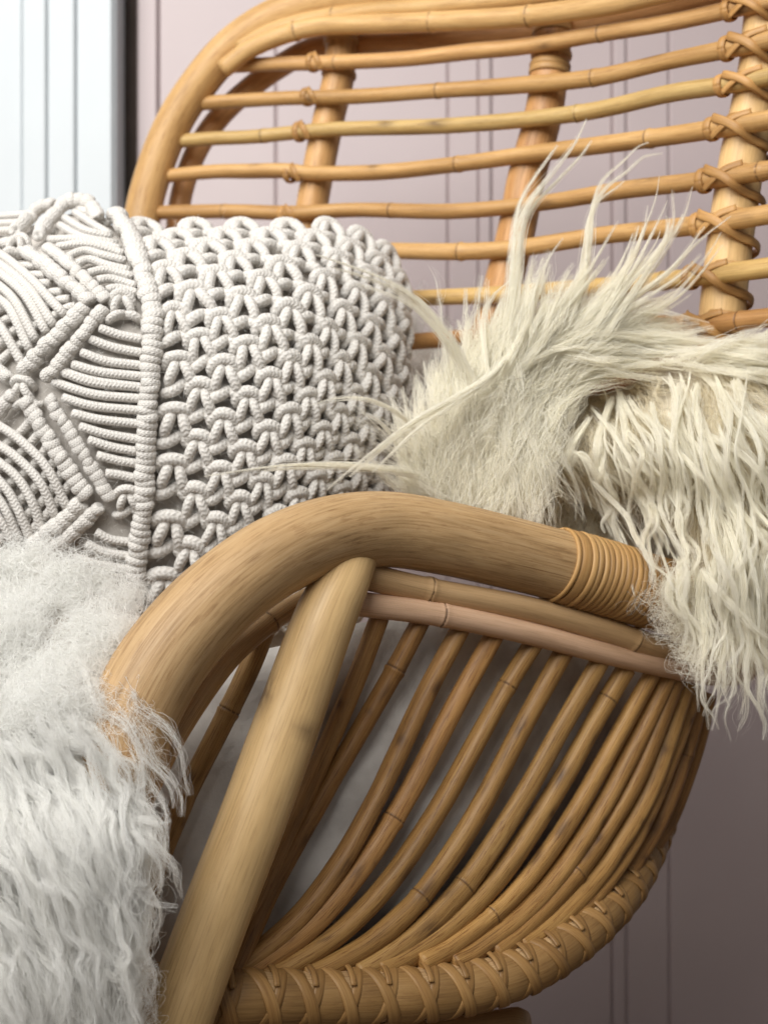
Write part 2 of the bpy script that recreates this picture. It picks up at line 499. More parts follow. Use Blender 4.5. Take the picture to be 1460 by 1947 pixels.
# -- spindles between side rail and rim
sp = [
    ([(507, 1196), (470, 1270), (437, 1345), (370, 1490), (342, 1531), (301, 1630), (270, 1740), (262, 1860)], [(435, 1349)], (.95, .92, .85)),
    ([(724, 1168), (680, 1285), (625, 1410), (580, 1520), (520, 1650), (470, 1770), (440, 1860)], [], (.92, .82, .72)),
    ([(800, 1178), (753, 1273), (690, 1382), (633, 1475), (606, 1523), (556, 1605), (515, 1688), (478, 1778), (440, 1850)], [(752, 1274)], (.92, .80, .68)),
    ([(876, 1190), (819, 1316), (748, 1440), (712, 1520), (650, 1640), (564, 1753), (457, 1836), (400, 1870)], [], (.98, .88, .78)),
    ([(940, 1205), (868, 1338), (800, 1465), (750, 1550), (705, 1625), (640, 1708), (572, 1778), (480, 1842), (440, 1862)], [(748, 1552)], (.98, .85, .74)),
    ([(1018, 1212), (971, 1305), (904, 1406), (835, 1535), (745, 1667), (655, 1770), (548, 1840), (500, 1858)], [(970, 1307)], (1.05, .98, .86)),
    ([(1075, 1232), (990, 1392), (899, 1555), (813, 1690), (750, 1757), (692, 1803), (620, 1842), (580, 1858)], [(797, 1706)], (1.05, .98, .85)),
    ([(1140, 1255), (1067, 1392), (990, 1512), (904, 1655), (846, 1727), (784, 1785), (725, 1829), (680, 1852)], [(884, 1686)], (1.12, 1.08, .98)),
    ([(1190, 1270), (1139, 1358), (1067, 1488), (976, 1622), (918, 1708), (842, 1775), (760, 1825), (720, 1848)], [(1152, 1330)], (1.0, .94, .80)),
    ([(1240, 1280), (1177, 1392), (1096, 1536), (1028, 1641), (952, 1727), (856, 1799), (800, 1835)], [(932, 1742)], (1.18, 1.10, .95)),
    ([(1270, 1285), (1206, 1416), (1144, 1536), (1072, 1646), (1000, 1732), (904, 1804), (860, 1832)], [], (1.15, 1.06, .92)),
    ([(1287, 1290), (1215, 1468), (1158, 1569), (1105, 1646), (1048, 1718), (990, 1772), (940, 1815)], [(1095, 1660)], (1.05, .95, .80)),
    ([(1304, 1296), (1239, 1488), (1168, 1617), (1115, 1694), (1048, 1751), (990, 1800)], [], (1.0, .92, .76)),
    ([(1320, 1304), (1278, 1430), (1220, 1564), (1163, 1660), (1110, 1718), (1060, 1760)], [], (1.0, .90, .76)),
    ([(1332, 1314), (1306, 1420), (1262, 1540), (1205, 1640), (1150, 1705)], [(1302, 1440)], (.96, .82, .70)),
    ([(1345, 1320), (1322, 1420), (1280, 1540), (1245, 1600), (1200, 1660)], [], (.96, .82, .70)),
]
side_d = lambda px: float(np.interp(px, [500, 690, 830, 1000, 1150, 1290, 1345, 1400], [.592, .610, .624, .648, .672, .703, .73, .77]))
rim_d = lambda px: float(np.interp(px, [140, 395, 580, 800, 900, 1000, 1080, 1140, 1200, 1260], [.53, .553, .572, .598, .612, .630, .650, .672, .71, .78]))
for pts, nodes, tint in sp:
    n = len(pts)
    _t = np.concatenate([[0], np.cumsum([math.hypot(pts[i + 1][0] - pts[i][0], pts[i + 1][1] - pts[i][1]) for i in range(n - 1)])])
    _t /= _t[-1]
    _fx, _fy = np.polyfit(_t, [p[0] for p in pts], 3), np.polyfit(_t, [p[1] for p in pts], 3)
    pts = [(float(np.polyval(_fx, t)), float(np.polyval(_fy, t))) for t in _t]
    d0, d1 = side_d(pts[0][0]) + .003, rim_d(pts[-1][0]) + .006
    s = np.concatenate([[0], np.cumsum([math.hypot(pts[i + 1][0] - pts[i][0], pts[i + 1][1] - pts[i][1]) for i in range(n - 1)])])
    s /= s[-1]
    rows = [(p[0], p[1], d0 * (1 - t) + d1 * t + .012 * math.sin(math.pi * t) - .004 * t, 1.0 + .06 * t + random.uniform(-.05, .05)) for p, t in zip(pts, s)]
    pole('spindle', rows, .0051, M_STICK, nodes=nodes, tint=tint, step=.0018, wob=.05, seg=24, scars=random.randint(2, 5))

# -- rattan peel bound round the rim: broad sleeve bands with crossed strips between
s_rim = np.concatenate([[0], np.cumsum(np.linalg.norm(np.diff(rim_P, axis=0), axis=1))])
T_r, _, _ = frames(rim_P)

def rim_at(s):
    c = np.array([np.interp(s, s_rim, rim_P[:, j]) for j in range(3)])
    t = np.array([np.interp(s, s_rim, T_r[:, j]) for j in range(3)])
    t /= np.linalg.norm(t)
    up = np.array([0, 0, 1.0]); up -= t * up.dot(t); up /= np.linalg.norm(up)
    out = np.cross(t, up)       # towards the viewer side
    if out[1] > 0 and c[1] < .75:
        out = -out
    return c, t, up, out

def rim_strip(name, s0, s1, a0, a1, width, lift, thick=.0008, n=18, tint=None):
    P, Nn = [], []
    for k in range(n):
        u = k / (n - 1)
        c, t, up, out = rim_at(s0 + (s1 - s0) * u)
        a = a0 + (a1 - a0) * u
        nd = up * math.cos(a) + out * math.sin(a)
        P.append(c + nd * (.0118 + lift)); Nn.append(nd)
    V, Fc, UV = ribbon_data(np.array(P), np.array(Nn), width, thick)
    o = mesh_obj(name, V, Fc, M_PEEL, chair, UV, np.zeros(len(V)))
    if tint:
        o.color = (*tint, 1)
    return o

pr = rim_P[:, 0] / rim_P[:, 1] * F + CX
s_start = s_rim[np.argmin(np.abs(pr[:len(pr) // 2] - 330))]
s_end = s_rim[-1] - .06
unit = .0200
k = 0
s = s_start
while s < s_end:
    u = unit * random.uniform(.94, 1.06)
    # sleeve band: bulged short tube
    ss = np.linspace(s + .002, s + u - .0015, 9)
    Pb = np.array([rim_at(x)[0] for x in ss])
    rb = .0118 + .0004 + .0010 * np.sin(np.linspace(0, math.pi, 9)) ** .6
    V, Fc, UV = tube_data(Pb, rb, 28, cap=False)
    o = mesh_obj('rim_wrapping', V, Fc, M_PEEL, chair, UV, np.zeros(len(V)))
    g = random.uniform(.66, .80); o.color = (g, g * .95, g * .88, 1)  # tinted dark: shade at the low rim is put into the peel's colour
    j = random.uniform(-.0008, .0008)
    rim_strip('rim_binding', s - u * .50 + j, s + u * .40 + j, -.25, 2.9, 0.0062, .0012, tint=(.86, .80, .72))  # strips tinted darker too, for the same painted shade
    rim_strip('rim_binding', s + u * .36 - j, s - u * .28 - j, -.15, 2.9, 0.0052, .0008, tint=(.74, .68, .60))
    rim_strip('rim_binding', s + u * .10 - j, s + u * .02 - j, -.5, .9, .0030, .0022, tint=(.80, .74, .66))
    s += u
    k += 1
# pole under the seat
pole('under_rail', [(600, 1985, .70), (800, 1972, .69), (940, 1958, .68), (985, 1952, .675), (1002, 1952, .673, .8)], .0098, M_RAIL, tint=(.9, .85, .8))
# seat panel and back legs, out of view
seat_poly = [at(395, 1905, .56), at(690, 1900, .588), at(900, 1880, .615), at(1080, 1800, .655), at(1190, 1690, .705), at(1245, 1560, .80), at(1150, 1430, .98), at(400, 1430, 1.02), at(-300, 1500, .95), at(-300, 1800, .62)]
V = [(p[0], p[1], .40) for p in seat_poly] + [(p[0], p[1], .392) for p in seat_poly]
nn = len(seat_poly)
Fc = [tuple(range(nn)), tuple(range(2 * nn - 1, nn - 1, -1))] + [(i, i + nn, (i + 1) % nn + nn, (i + 1) % nn) for i in range(nn)]
mesh_obj('seat', V, Fc, M_PEEL, chair, [(0, 0)] * (nn * 2 + nn * 4), np.zeros(2 * nn), smooth=False)
for tx, ty in ((.02, .93), (-.25, 1.00)):
    Pl = spline(np.array([(tx, ty, .40), (tx + .02, ty + .02, .2), (tx + .03, ty + .03, .004)]), step=.02)
    V, Fc, UV = tube_data(Pl, .016, 20)
    mesh_obj('back_leg', V, Fc, M_RAIL, chair, UV, np.zeros(len(V)))

# -- coils of peel on the arm rail
sr = np.concatenate([[0], np.cumsum(np.linalg.norm(np.diff(rail_P, axis=0), axis=1))])
prx = rail_P[:, 0] / rail_P[:, 1] * F + CX
Tr, _, _ = frames(rail_P)

def rail_ring(s, r, tilt, width, thick, name='arm_binding', tint=None):
    c = np.array([np.interp(s, sr, rail_P[:, j]) for j in range(3)])
    t = np.array([np.interp(s, sr, Tr[:, j]) for j in range(3)]); t /= np.linalg.norm(t)
    up = np.array([0, 0, 1.0]); up -= t * up.dot(t); up /= np.linalg.norm(up)
    out = np.cross(t, up)
    th = np.linspace(0, 2 * math.pi, 49)
    nd = np.cos(th)[:, None] * up + np.sin(th)[:, None] * out
    P = c + nd * r + t * (tilt * np.sin(th + .8))[:, None] + t * (random.uniform(-.0003, .0003) * np.sin(3 * th))[:, None]
    V, Fc, UV = ribbon_data(P, nd, width, thick)
    o = mesh_obj(name, V, Fc, M_PEEL, chair, UV, np.zeros(len(V)))
    if tint:
        o.color = (*tint, 1)

s0 = sr[np.argmin(np.abs(prx[20:] - 1058)) + 20]
s1 = sr[np.argmin(np.abs(prx[20:int(len(prx) * .93)] - 1300)) + 20]
rail_ring(s0 - .0008, .0189, .0012, .0026, .0012, tint=(1.22, 1.2, 1.15))
rail_ring(s0 + .0042, .0190, .0014, .0066, .0009, tint=(1.05, 1.0, .95))
s = s0 + .0092
while s < s1:
    wd = random.uniform(.0032, .0040)
    g = random.uniform(.92, 1.12)
    rail_ring(s, .0189 + random.uniform(0, .0003), .0010, wd, .0012, tint=(g, g * .98, g * .95))
    s += wd * .97

# -- back: frame, posts, slats
bd = lambda px, py: float(np.interp(px, [200, 300, 640, 1040, 1400, 1560, 1700], [.985, .965, .905, .815, .715, .675, .655])) + (500 - py) * .00005

def brow(pts, off=0.0, rs=None):
    return [(p[0], p[1], bd(p[0], p[1]) + off) + ((p[2],) if len(p) > 2 else ()) for p in pts]

pole('back_frame', brow([(250, 640), (258, 520), (270, 417), (290, 335), (325, 245), (372, 168), (436, 93), (512, 40), (600, 8), (720, -12), (900, -45), (1150, -100), (1400, -170), (1600, -240), (1750, -240)], -.004),
     .0140, M_BACK, seg=28, tint=(.96, .90, .80), wob=.01)
pole('back_frame', brow([(330, 560), (338, 420), (352, 345), (378, 280), (418, 222), (470, 172), (530, 128), (600, 92), (700, 84), (860, 76), (1010, 63), (1100, 47), (1250, 15), (1400, -25), (1600, -90)], .034),
     .0088, M_BACK, tint=(1.2, 1.02, .95))  # pinkish brighter tint: light falling on the rear pole painted into its colour
pole('top_rail', brow([(455, 92), (520, 58), (600, 36), (700, 22), (860, 10), (1000, -4), (1150, -28), (1400, -90), (1600, -150)], -.012), .0062, M_BACK, nodes=[(640, 24)], tint=(1.1, 1.08, .98))
pole('top_rail', brow([(425, 132), (475, 94), (540, 66), (610, 50), (720, 46), (860, 40), (1000, 31), (1150, 10), (1250, -12), (1400, -48), (1600, -110)], -.016), .0066, M_BACK, nodes=[(560, 52), (820, 42), (1010, 30)], tint=(1.02, .98, .88))
slats = [
    ([(425, 126), (535, 121), (610, 118), (760, 112), (900, 98), (1000, 86), (1140, 65), (1280, 40), (1430, 9), (1600, -30)], [(1140, 65), (640, 118)], (1.0, .90, .78)),
    ([(362, 196), (536, 186), (679, 182), (833, 173), (971, 162), (1127, 147), (1271, 115), (1411, 86), (1600, 45)], [(1127, 147), (835, 173)], (1.0, .92, .78)),
    ([(316, 271), (410, 264), (488, 258), (632, 247), (860, 238), (1098, 214), (1271, 179), (1398, 158), (1600, 118)], [(1098, 214), (500, 256)], (1.0, 1.06, .92)),
    ([(290, 337), (400, 328), (468, 325), (545, 324), (598, 331), (727, 326), (871, 312), (1024, 292), (1230, 263), (1374, 242), (1600, 205)], [(871, 312), (1236, 262)], (1.02, .94, .80)),
    ([(272, 405), (430, 403), (560, 406), (679, 400), (860, 403), (1024, 386), (1189, 362), (1353, 341), (1600, 300)], [(430, 403), (740, 402), (1445, 328)], (.98, .88, .74)),
    ([(300, 486), (450, 484), (600, 480), (703, 477), (860, 480), (983, 473), (1148, 448), (1333, 427), (1600, 385)], [(870, 480)], (1.06, .98, .84)),
    ([(320, 570), (480, 572), (650, 569), (790, 566), (860, 564), (963, 561), (1120, 548), (1250, 534), (1460, 510), (1600, 490)], [(1256, 533)], (.98, 1.0, .82)),
    ([(330, 660), (600, 660), (900, 640), (1080, 628), (1230, 617), (1333, 616), (1460, 604), (1600, 590)], [(1408, 611)], (.86, .70, .55)),
]
for i, (pts, nodes, tint) in enumerate(slats):
    j = [(p[0], p[1] + random.uniform(-1.5, 1.5), 1 + random.uniform(-.05, .05)) for p in pts]
    pole('slat', brow(j), .0055, M_BACK, nodes=nodes, tint=tint, seg=16, wob=.04, scars=2)
pole('lower_back_rail', [(900, 735, .90), (1050, 722, .83), (1180, 716, .79), (1300, 712, .75), (1500, 700, .70), (1620, 690, .68)], .0125, M_RAIL, tint=(.62, .42, .30))
posts = [
    ([(650, 52), (648, 100), (643, 150), (627, 216), (612, 288), (598, 364), (588, 422), (570, 520), (550, 660), (530, 800)], .0118, (1.06, .95, .84)),
    ([(1051, 40), (1049, 90), (1045, 130), (1037, 197), (1024, 255), (1000, 341), (983, 432), (959, 530), (930, 640), (900, 760)], .0126, (1.06, .88, .74)),
    ([(1462, -30), (1456, 33), (1448, 115), (1431, 205), (1411, 296), (1398, 378), (1386, 464), (1374, 571), (1368, 640), (1360, 740)], .0136, (1.12, 1.08, 1.0)),
]
post_P = []
for pts, r, tint in posts:
    o, P = pole('back_post', brow(pts, .0185 if r < .013 else .0195), r, M_STRUT if r > .013 else M_BACK, seg=24, tint=tint)
    post_P.append((P, r))

def proj(P):
    return np.stack([P[:, 0] / P[:, 1] * F + CX, CY - (P[:, 2] - CZ) / P[:, 1] * F], 1)

# lashings: loop round the slat beside the post, and a diagonal strip over the crossing and round the post
def make_lash(pr_, ox, oy, full=True):
    """strips in the slat's frame (x along the slat, y away from the viewer, z up); the post's centre is at (ox, oy)"""
    mb = MB()
    r = .0055
    xl, xr = ox - pr_, ox + pr_
    th = np.linspace(-.4, 2 * math.pi - .3, 26)
    x = xl - .0012 - .0006 * np.cos(th)
    P = np.stack([x, -np.cos(th) * (r + .0006), np.sin(th) * (r + .0008)], 1)
    Nn = np.stack([0 * th, -np.cos(th), np.sin(th)], 1)
    mb.add(*ribbon_data(P, Nn, .0050, .0009))
    if not full:
        q = spline(np.array([(xl - .0005, -.0020, r + .0008), (xl + .003, -r - .0008, .0030), (xl + .007, -r - .0008, -.0020), (xl + .009, -r * .4, -r - .001)]), n=14)
        mb.add(*ribbon_data(q, np.tile(np.array([0, -1.0, 0]), (len(q), 1)), .0042, .0008))
        return mb
    # over the slat diagonally, then round the post below the slat
    ring = [(ox + (pr_ + .0006) * math.cos(a), oy + (pr_ + .0006) * math.sin(a), -.0078 - .001 * k) for k, a in enumerate((-.75, -.25, .5, 1.2, 1.9))]
    q = spline(np.array([(xl - .0005, -.0020, r + .0008), (xl + .004, -r - .0010, .0034), (ox, -r - .0014, -.0010), ((ox + ring[0][0]) / 2 + .001, -r * .75, -.0052)] + ring), n=34)
    Nn = np.array([[(p[0] - ox) * .6, min(p[1] - oy, -.001) if p[1] < oy else p[1] - oy, 0] for p in q])
    mb.add(*ribbon_data(q, Nn, .0052, .0010))
    # a turn round the post above the slat
    q = np.array([(ox + (pr_ + .0005) * math.cos(a), oy + (pr_ + .0005) * math.sin(a), .0072 - .0014 * math.cos(a)) for a in np.linspace(-3.6, .5, 22)])
    Nn = q - np.array([ox, oy, 0]); Nn[:, 2] = 0
    mb.add(*ribbon_data(q, Nn, .0040, .0008))
    # crossing strip
    q = spline(np.array([(xr - .002, -r * .7, .0052), (ox + .002, -r - .0007, .0024), (ox - .005, -r - .0007, -.0022), (xl + .001, -r * .6, -r - .0008)]), n=14)
    mb.add(*ribbon_data(q, np.tile(np.array([0, -1.0, 0]), (len(q), 1)), .0040, .0008))
    return mb


for pi, (P, r) in enumerate(post_P):
    if pi == 1:
        continue          # the middle post's ties are out of sight behind the slats
    first = None
    pp = proj(P)
    for pts, nodes, tint in slats:
        sp_ = spline(np.array(brow([(p[0], p[1]) for p in pts])), step=4.0)
        dist = np.sqrt(((pp[:, None, :] - sp_[None, :, :2]) ** 2).sum(2))
        i, j = np.unravel_index(np.argmin(dist), dist.shape)
        if dist[i, j] > 30:
            continue
        c = atv(sp_[j:j + 1, :3])[0]
        a, b_ = atv(sp_[max(j - 6, 0):max(j - 6, 0) + 1, :3])[0], atv(sp_[min(j + 6, len(sp_) - 1):min(j + 6, len(sp_) - 1) + 1, :3])[0]
        X = Vector(b_ - a).normalized()
        Z = Vector(P[max(i - 2, 0)] - P[min(i + 2, len(P) - 1)]).normalized()
        if Z.z < 0: Z = -Z
        Y = Z.cross(X).normalized(); Z = X.cross(Y).normalized()
        if first is None:
            rel = Vector(P[i] - c)
            ob = make_lash(r, rel.dot(X), rel.dot(Y), pi == 2).build('lashing', M_PEEL, chair); first = ob
        else:
            ob = first.copy(); col.objects.link(ob); set_parent(ob, chair)
        R = Matrix((X, Y, Z)).transposed().to_4x4()
        S = Matrix.Diagonal((1, 1, random.uniform(.92, 1.08), 1))
        ob.matrix_basis = Matrix.Translation(Vector(c)) @ R @ S
        g = random.uniform(.95, 1.15); ob.color = (g * 1.05, g * .95, g * .82, 1)
# pale wrapping bands near the top of two posts
for pi, plist in ((0, [(646, 70), (646, 86), (645, 140)]), (1, [(1050, 50), (1049, 62), (1047, 108), (1046, 122), (1045, 136)])):
    P, r = post_P[pi]
    pp = proj(P)
    T, _, _ = frames(P)
    for q in plist:
        i = np.argmin(((pp - np.array(q)) ** 2).sum(1))
        c, t = P[i], T[i]
        up = np.array([0, 1.0, 0]); up -= t * up.dot(t); up /= np.linalg.norm(up); out = np.cross(t, up)
        th = np.linspace(0, 2 * math.pi, 33)
        nd = np.cos(th)[:, None] * up + np.sin(th)[:, None] * out
        V, Fc, UV = ribbon_data(c + nd * (r + .0004), nd, .0046, .0010)
        o = mesh_obj('post_binding', V, Fc, M_PEEL, chair, UV, np.zeros(len(V)))
        o.color = (1.35, 1.35, 1.35, 1)

# ------------------------------------------------------------------ suede lining behind the spindles
lin_top = [(250, 1300, .62), (420, 1252, .62), (560, 1222, .628), (640, 1196, .634), (700, 1182, .640), (850, 1172, .66), (1000, 1190, .690), (1150, 1225, .73), (1260, 1265, .775), (1300, 1290, .82)]
lin_bot = [(230, 1880, .585), (330, 1880, .595), (450, 1876, .605), (560, 1872, .612), (650, 1868, .618), (800, 1850, .632), (920, 1815, .66), (1040, 1760, .70), (1130, 1690, .745), (1180, 1620, .80)]
a, b_ = spline(np.array(lin_top), n=40), spline(np.array(lin_bot), n=40)
V, Fc = [], []
nr = 30
for side in (0, 1):
    for i in range(40):
        for k in range(nr):
            t = k / (nr - 1)
            q = a[i] * (1 - t) + b_[i] * t
            bul = .010 * math.sin(math.pi * t) + .003 * math.sin(i * .9 + k * .35) + .002 * math.sin(i * .37 - k * .8)
            q = q.copy(); q[2] += -.006 - bul * .6 + side * .02
            if t < .08: q[2] += (.08 - t) * .05 * (1 - 2 * side)
            V.append(at(*q))
for i in range(39):
    for k in range(nr - 1):
        p0 = i * nr + k
        Fc.append((p0, p0 + 1, p0 + nr + 1, p0 + nr))
        o2 = 40 * nr
        Fc.append((o2 + p0, o2 + p0 + nr, o2 + p0 + nr + 1, o2 + p0 + 1))
o2 = 40 * nr
for i in range(39):
    Fc.append((i * nr, (i + 1) * nr, o2 + (i + 1) * nr, o2 + i * nr))
    q = nr - 1
    Fc.append((i * nr + q, o2 + i * nr + q, o2 + (i + 1) * nr + q, (i + 1) * nr + q))
for k in range(nr - 1):
    Fc.append((k, o2 + k, o2 + k + 1, k + 1)); q = 39 * nr
    Fc.append((q + k, q + k + 1, o2 + q + k + 1, o2 + q + k))
lin = mesh_obj('suede_lining', V, Fc, M_SUEDE)
lin['label'] = 'pale grey suede seat lining seen between the rattan spindles of the arm'
lin['category'] = 'seat lining'

# ------------------------------------------------------------------ macrame pillow
RV = np.arange(-2, 8)
GX = {
    0: [(272, 440), (296, 478), (314, 525), (330, 601), (338, 690), (334, 784), (329, 880), (323, 987), (310, 1095)],
    1: [(368, 440), (392, 482), (409, 533), (418, 611), (426, 698), (425, 797), (419, 893), (411, 989), (400, 1095)],
    2: [(458, 441), (476, 482), (496, 542), (506, 626), (511, 720), (507, 817), (496, 913), (485, 1010), (470, 1115)],
    3: [(545, 441), (565, 487), (582, 570), (581, 660), (578, 756), (573, 847), (560, 940), (545, 1035), (530, 1140)],
    4: [(620, 440), (634, 503), (642, 598), (638, 691), (634, 785), (626, 872), (608, 962), (590, 1055), (575, 1155)],
    5: [(680, 458), (692, 530), (694, 622), (690, 714), (684, 806), (672, 892), (652, 980), (632, 1070), (612, 1170)],
    6: [(728, 486), (738, 556), (738, 645), (734, 734), (726, 824), (712, 908), (690, 994), (666, 1083), (644, 1183)],
    7: [(762, 522), (770, 588), (770, 672), (766, 758), (758, 845), (744, 928), (720, 1010), (692, 1096), (668, 1196)],
}
RAILX = [(214, 418), (250, 470), (274, 532), (290, 606), (287, 698), (281, 790), (276, 886), (269, 990), (255, 1110)]
for _c in GX:
    GX[_c].append((GX[_c][-1][0] - 8, GX[_c][-1][1] + 104))
RAILX.append((246, 1215))
cols = [-7, -5, -3, -1.6, -.5] + list(range(8))
grid = np.zeros((len(cols), 10, 3))
fz = {-7: .10, -5: .035, -3: .004, -1.6: -.006, -.5: -.004, 0: 0, 1: .001, 2: .006, 3: .016, 4: .030, 5: .048, 6: .072, 7: .105}
gz = [.095, .050, .022, .006, 0, 0, .003, .008, .015, .026]
for i, c in enumerate(cols):
    for j in range(10):
        if c >= 0:
            x, y = GX[c][j]
        elif c == -.5:
            x, y = RAILX[j]
        else:
            top = {-1.6: [(150, 395), (165, 452)], -3: [(60, 418), (62, 462)], -5: [(-90, 420), (-90, 462)], -7: [(-210, 450), (-215, 490)]}[c]
            x0 = {-1.6: 178, -3: 52, -5: -110, -7: -235}[c]
            if j < 2:
                x, y = top[j]
            else:
                x, y = x0, RAILX[j][1] - 12 + {-1.6: 0, -3: 0, -5: 5, -7: 10}[c]
        grid[i, j] = (x, y, .682 + fz[c] + gz[j])
cols_a = np.array(cols, float)

def cr_interp(xs, Y, x):
    """smooth cubic Hermite (nonuniform) interpolation along axis 0"""
    x = np.clip(x, xs[0], xs[-1])
    i = np.clip(np.searchsorted(xs, x) - 1, 0, len(xs) - 2)
    m = np.gradient(Y, xs, axis=0)
    h = xs[i + 1] - xs[i]; t = (x - xs[i]) / h
    return ((2 * t ** 3 - 3 * t ** 2 + 1) * Y[i] + (t ** 3 - 2 * t ** 2 + t) * h * m[i]
            + (-2 * t ** 3 + 3 * t ** 2) * Y[i + 1] + (t ** 3 - t ** 2) * h * m[i + 1])

def S(c, r):
    row = cr_interp(RV.astype(float), np.swapaxes(grid, 0, 1), r)     # (cols,3)
    return cr_interp(cols_a, row, c)

def SP(c, r):
    return at(*S(c, r))

def snormal(c, r, e=.12):
    du = SP(min(c + e, 7), r) - SP(max(c - e, -7), r)
    dv = SP(c, min(r + e, 7)) - SP(c, max(r - e, -2))
    n = np.cross(du, dv); n /= np.linalg.norm(n)
    if n[1] > 0: n = -n
    return du, dv, n

# dense table for pixel -> depth, normal
tabc, tabr = np.meshgrid(np.linspace(-7, 7, 113), np.linspace(-2, 7, 65), indexing='ij')
tab = np.array([S(c, r) for c, r in zip(tabc.ravel(), tabr.ravel())])
tabP = atv(tab)
gP = tabP.reshape(113, 65, 3)
gu, gv = np.gradient(gP, axis=0), np.gradient(gP, axis=1)
gn = np.cross(gu, gv); gn /= np.linalg.norm(gn, axis=2)[:, :, None] + 1e-12
gn[gn[:, :, 1] > 0] *= -1
tabN = gn.reshape(-1, 3)

def on_pillow(px, py, h):
    """point on the pillow face under a photo pixel, lifted h along the normal"""
    d2 = (tab[:, 0] - px) ** 2 + (tab[:, 1] - py) ** 2
    k = np.argsort(d2)[:6]
    wt = 1 / (d2[k] + 4); wt /= wt.sum()
    d = (tab[k, 2] * wt).sum(); n = (tabN[k] * wt[:, None]).sum(0); n /= np.linalg.norm(n)
    return at(px, py, d) + n * h, n

pillow = empty('macrame_pillow', tuple(SP(-3, 6)), 'off-white macrame pillow with knotted cotton cords leaning against the rattan back', 'pillow')
# stuffed body
nc, nr_ = 57, 41
V, Fc = [], []
cs_ = np.linspace(-7, 7, nc); rs_ = np.linspace(-2, 7, nr_)
edge = lambda u: 1 - abs(u) ** 6
for side in (0, 1):
    for c in cs_:
        for r in rs_:
            p = SP(c, r)
            _, _, n = snormal(c, r)
            if side == 0:
                V.append(p - n * .0035)
            else:
                u, v = c / 7, (r - 2.5) / 4.5
                V.append(p - n * .0045 + np.array([0, 1, 0.15]) * .11 * max(0, (1 - u ** 4)) * max(0, (1 - v ** 4)))
for i in range(nc - 1):
    for j in range(nr_ - 1):
        p0 = i * nr_ + j; q0 = p0 + nc * nr_
        Fc.append((p0, p0 + nr_, p0 + nr_ + 1, p0 + 1)); Fc.append((q0, q0 + 1, q0 + nr_ + 1, q0 + nr_))
o2 = nc * nr_
for j in range(nr_ - 1):
    Fc.append((j, j + 1, o2 + j + 1, o2 + j)); q = (nc - 1) * nr_
    Fc.append((q + j, o2 + q + j, o2 + q + j + 1, q + j + 1))
for i in range(nc - 1):
    Fc.append((i * nr_, o2 + i * nr_, o2 + (i + 1) * nr_, (i + 1) * nr_)); q = nr_ - 1
    Fc.append((i * nr_ + q, (i + 1) * nr_ + q, o2 + (i + 1) * nr_ + q, o2 + i * nr_ + q))
mesh_obj('pillow_cover', V, Fc, M_LINEN, pillow)

# one knot (arch, two legs, two outgoing cords), units of the knot lattice
K = 88.0

def knot_mesh(var):
    mb = MB()
    j = lambda: random.uniform(-1.5, 1.5)

    def cord(pts, r):
        P = spline(np.array([(x + j(), -y + j(), z) for x, y, z in pts]) / K, n=13)
        rr = r / K * (.80 + .22 * np.sin(np.linspace(0, math.pi, len(P))))
        V, Fc, UV = tube_data(P, rr, 12, cap=True)
        UV = [(u * .026, v) for u, v in UV]
        mb.add(V * .026, Fc, UV)
    cord([(-19, 14, -9), (-25, 7, 1), (-20, -4, 9), (-8, -9, 12), (5, -9, 12), (17, -4, 9), (24, 7, 1), (20, 15, -9)], 10.8)
    cord([(-4, -3, 1), (-8, 8, 11), (-12, 21, 14), (-17, 35, 9), (-16, 47, -6)], 9.8)
    cord([(6, -3, 1), (9, 8, 11), (15, 23, 14), (22, 38, 9), (21, 51, -6)], 9.8)
    cord([(12, 36, -8), (2, 44, 1), (-10, 52, 4), (-23, 57, 0), (-33, 57, -10)], 10.8)
    cord([(-2, 38, -10), (12, 43, -3), (24, 49, 3), (36, 54, 1), (46, 54, -9)], 10.6)
    return mb

knots = []
kn_mesh = None
variants = []
for v_ in range(4):
    variants.append(knot_mesh(v_))
vm = []

def place_knot(c, r, px=None, sx=1.0, sy=1.0, rot=0.0, name='knot'):
    du, dv, n = snormal(c, r)
    p = SP(c, r)
    if px is not None:
        p, n = on_pillow(px[0], px[1], 0)
    lc, lr = np.linalg.norm(du) / .24, np.linalg.norm(dv) / .24
    if px is not None:
        lc = lr = p[1] / F * K
    ey = Vector(-dv).normalized(); ez = Vector(n)
    if px is not None:
        ey = Vector((0, 0, 1))
    ey = (ey - ez * ey.dot(ez)).normalized(); ex = ey.cross(ez).normalized()
    i = random.randrange(4)
    if len(vm) < 4:
        i = len(vm)
        o = variants[i].build(name, M_CORD, pillow); vm.append(o)
    else:
        o = vm[i].copy(); o.name = name; col.objects.link(o); set_parent(o, pillow)
    R = Matrix((ex, ey, ez)).transposed().to_4x4() @ Matrix.Rotation(rot + random.uniform(-.07, .07), 4, 'Z')
    k_ = random.uniform(.96, 1.05)
    lc = min(lc, .030); lr = min(lr, .030)
    if px is None: lc = max(lc, .019); lr = max(lr, .020)
    o.matrix_basis = Matrix.Translation(Vector(p + n * .0012)) @ R @ Matrix.Diagonal((lc * sx * k_ / .026, lr * sy * k_ * K / 90 / .026, (lc + lr) / 2 * k_ / .026, 1))
    return o

for i2 in range(0, 15):
    c = i2 / 2
    for j2 in range(-4, 14):
        r = j2 / 2
        if (i2 + j2) % 2: continue
        if c > 6.9 or r > 6.3: continue
        place_knot(c + .02, r)
# the knots of the left panel
for q, s_ in (((233, 574), .80), ((243, 935), .80), ((50, 728), .82), ((44, 470), .7)):
    place_knot(0, 2, px=q, sx=s_, sy=s_)

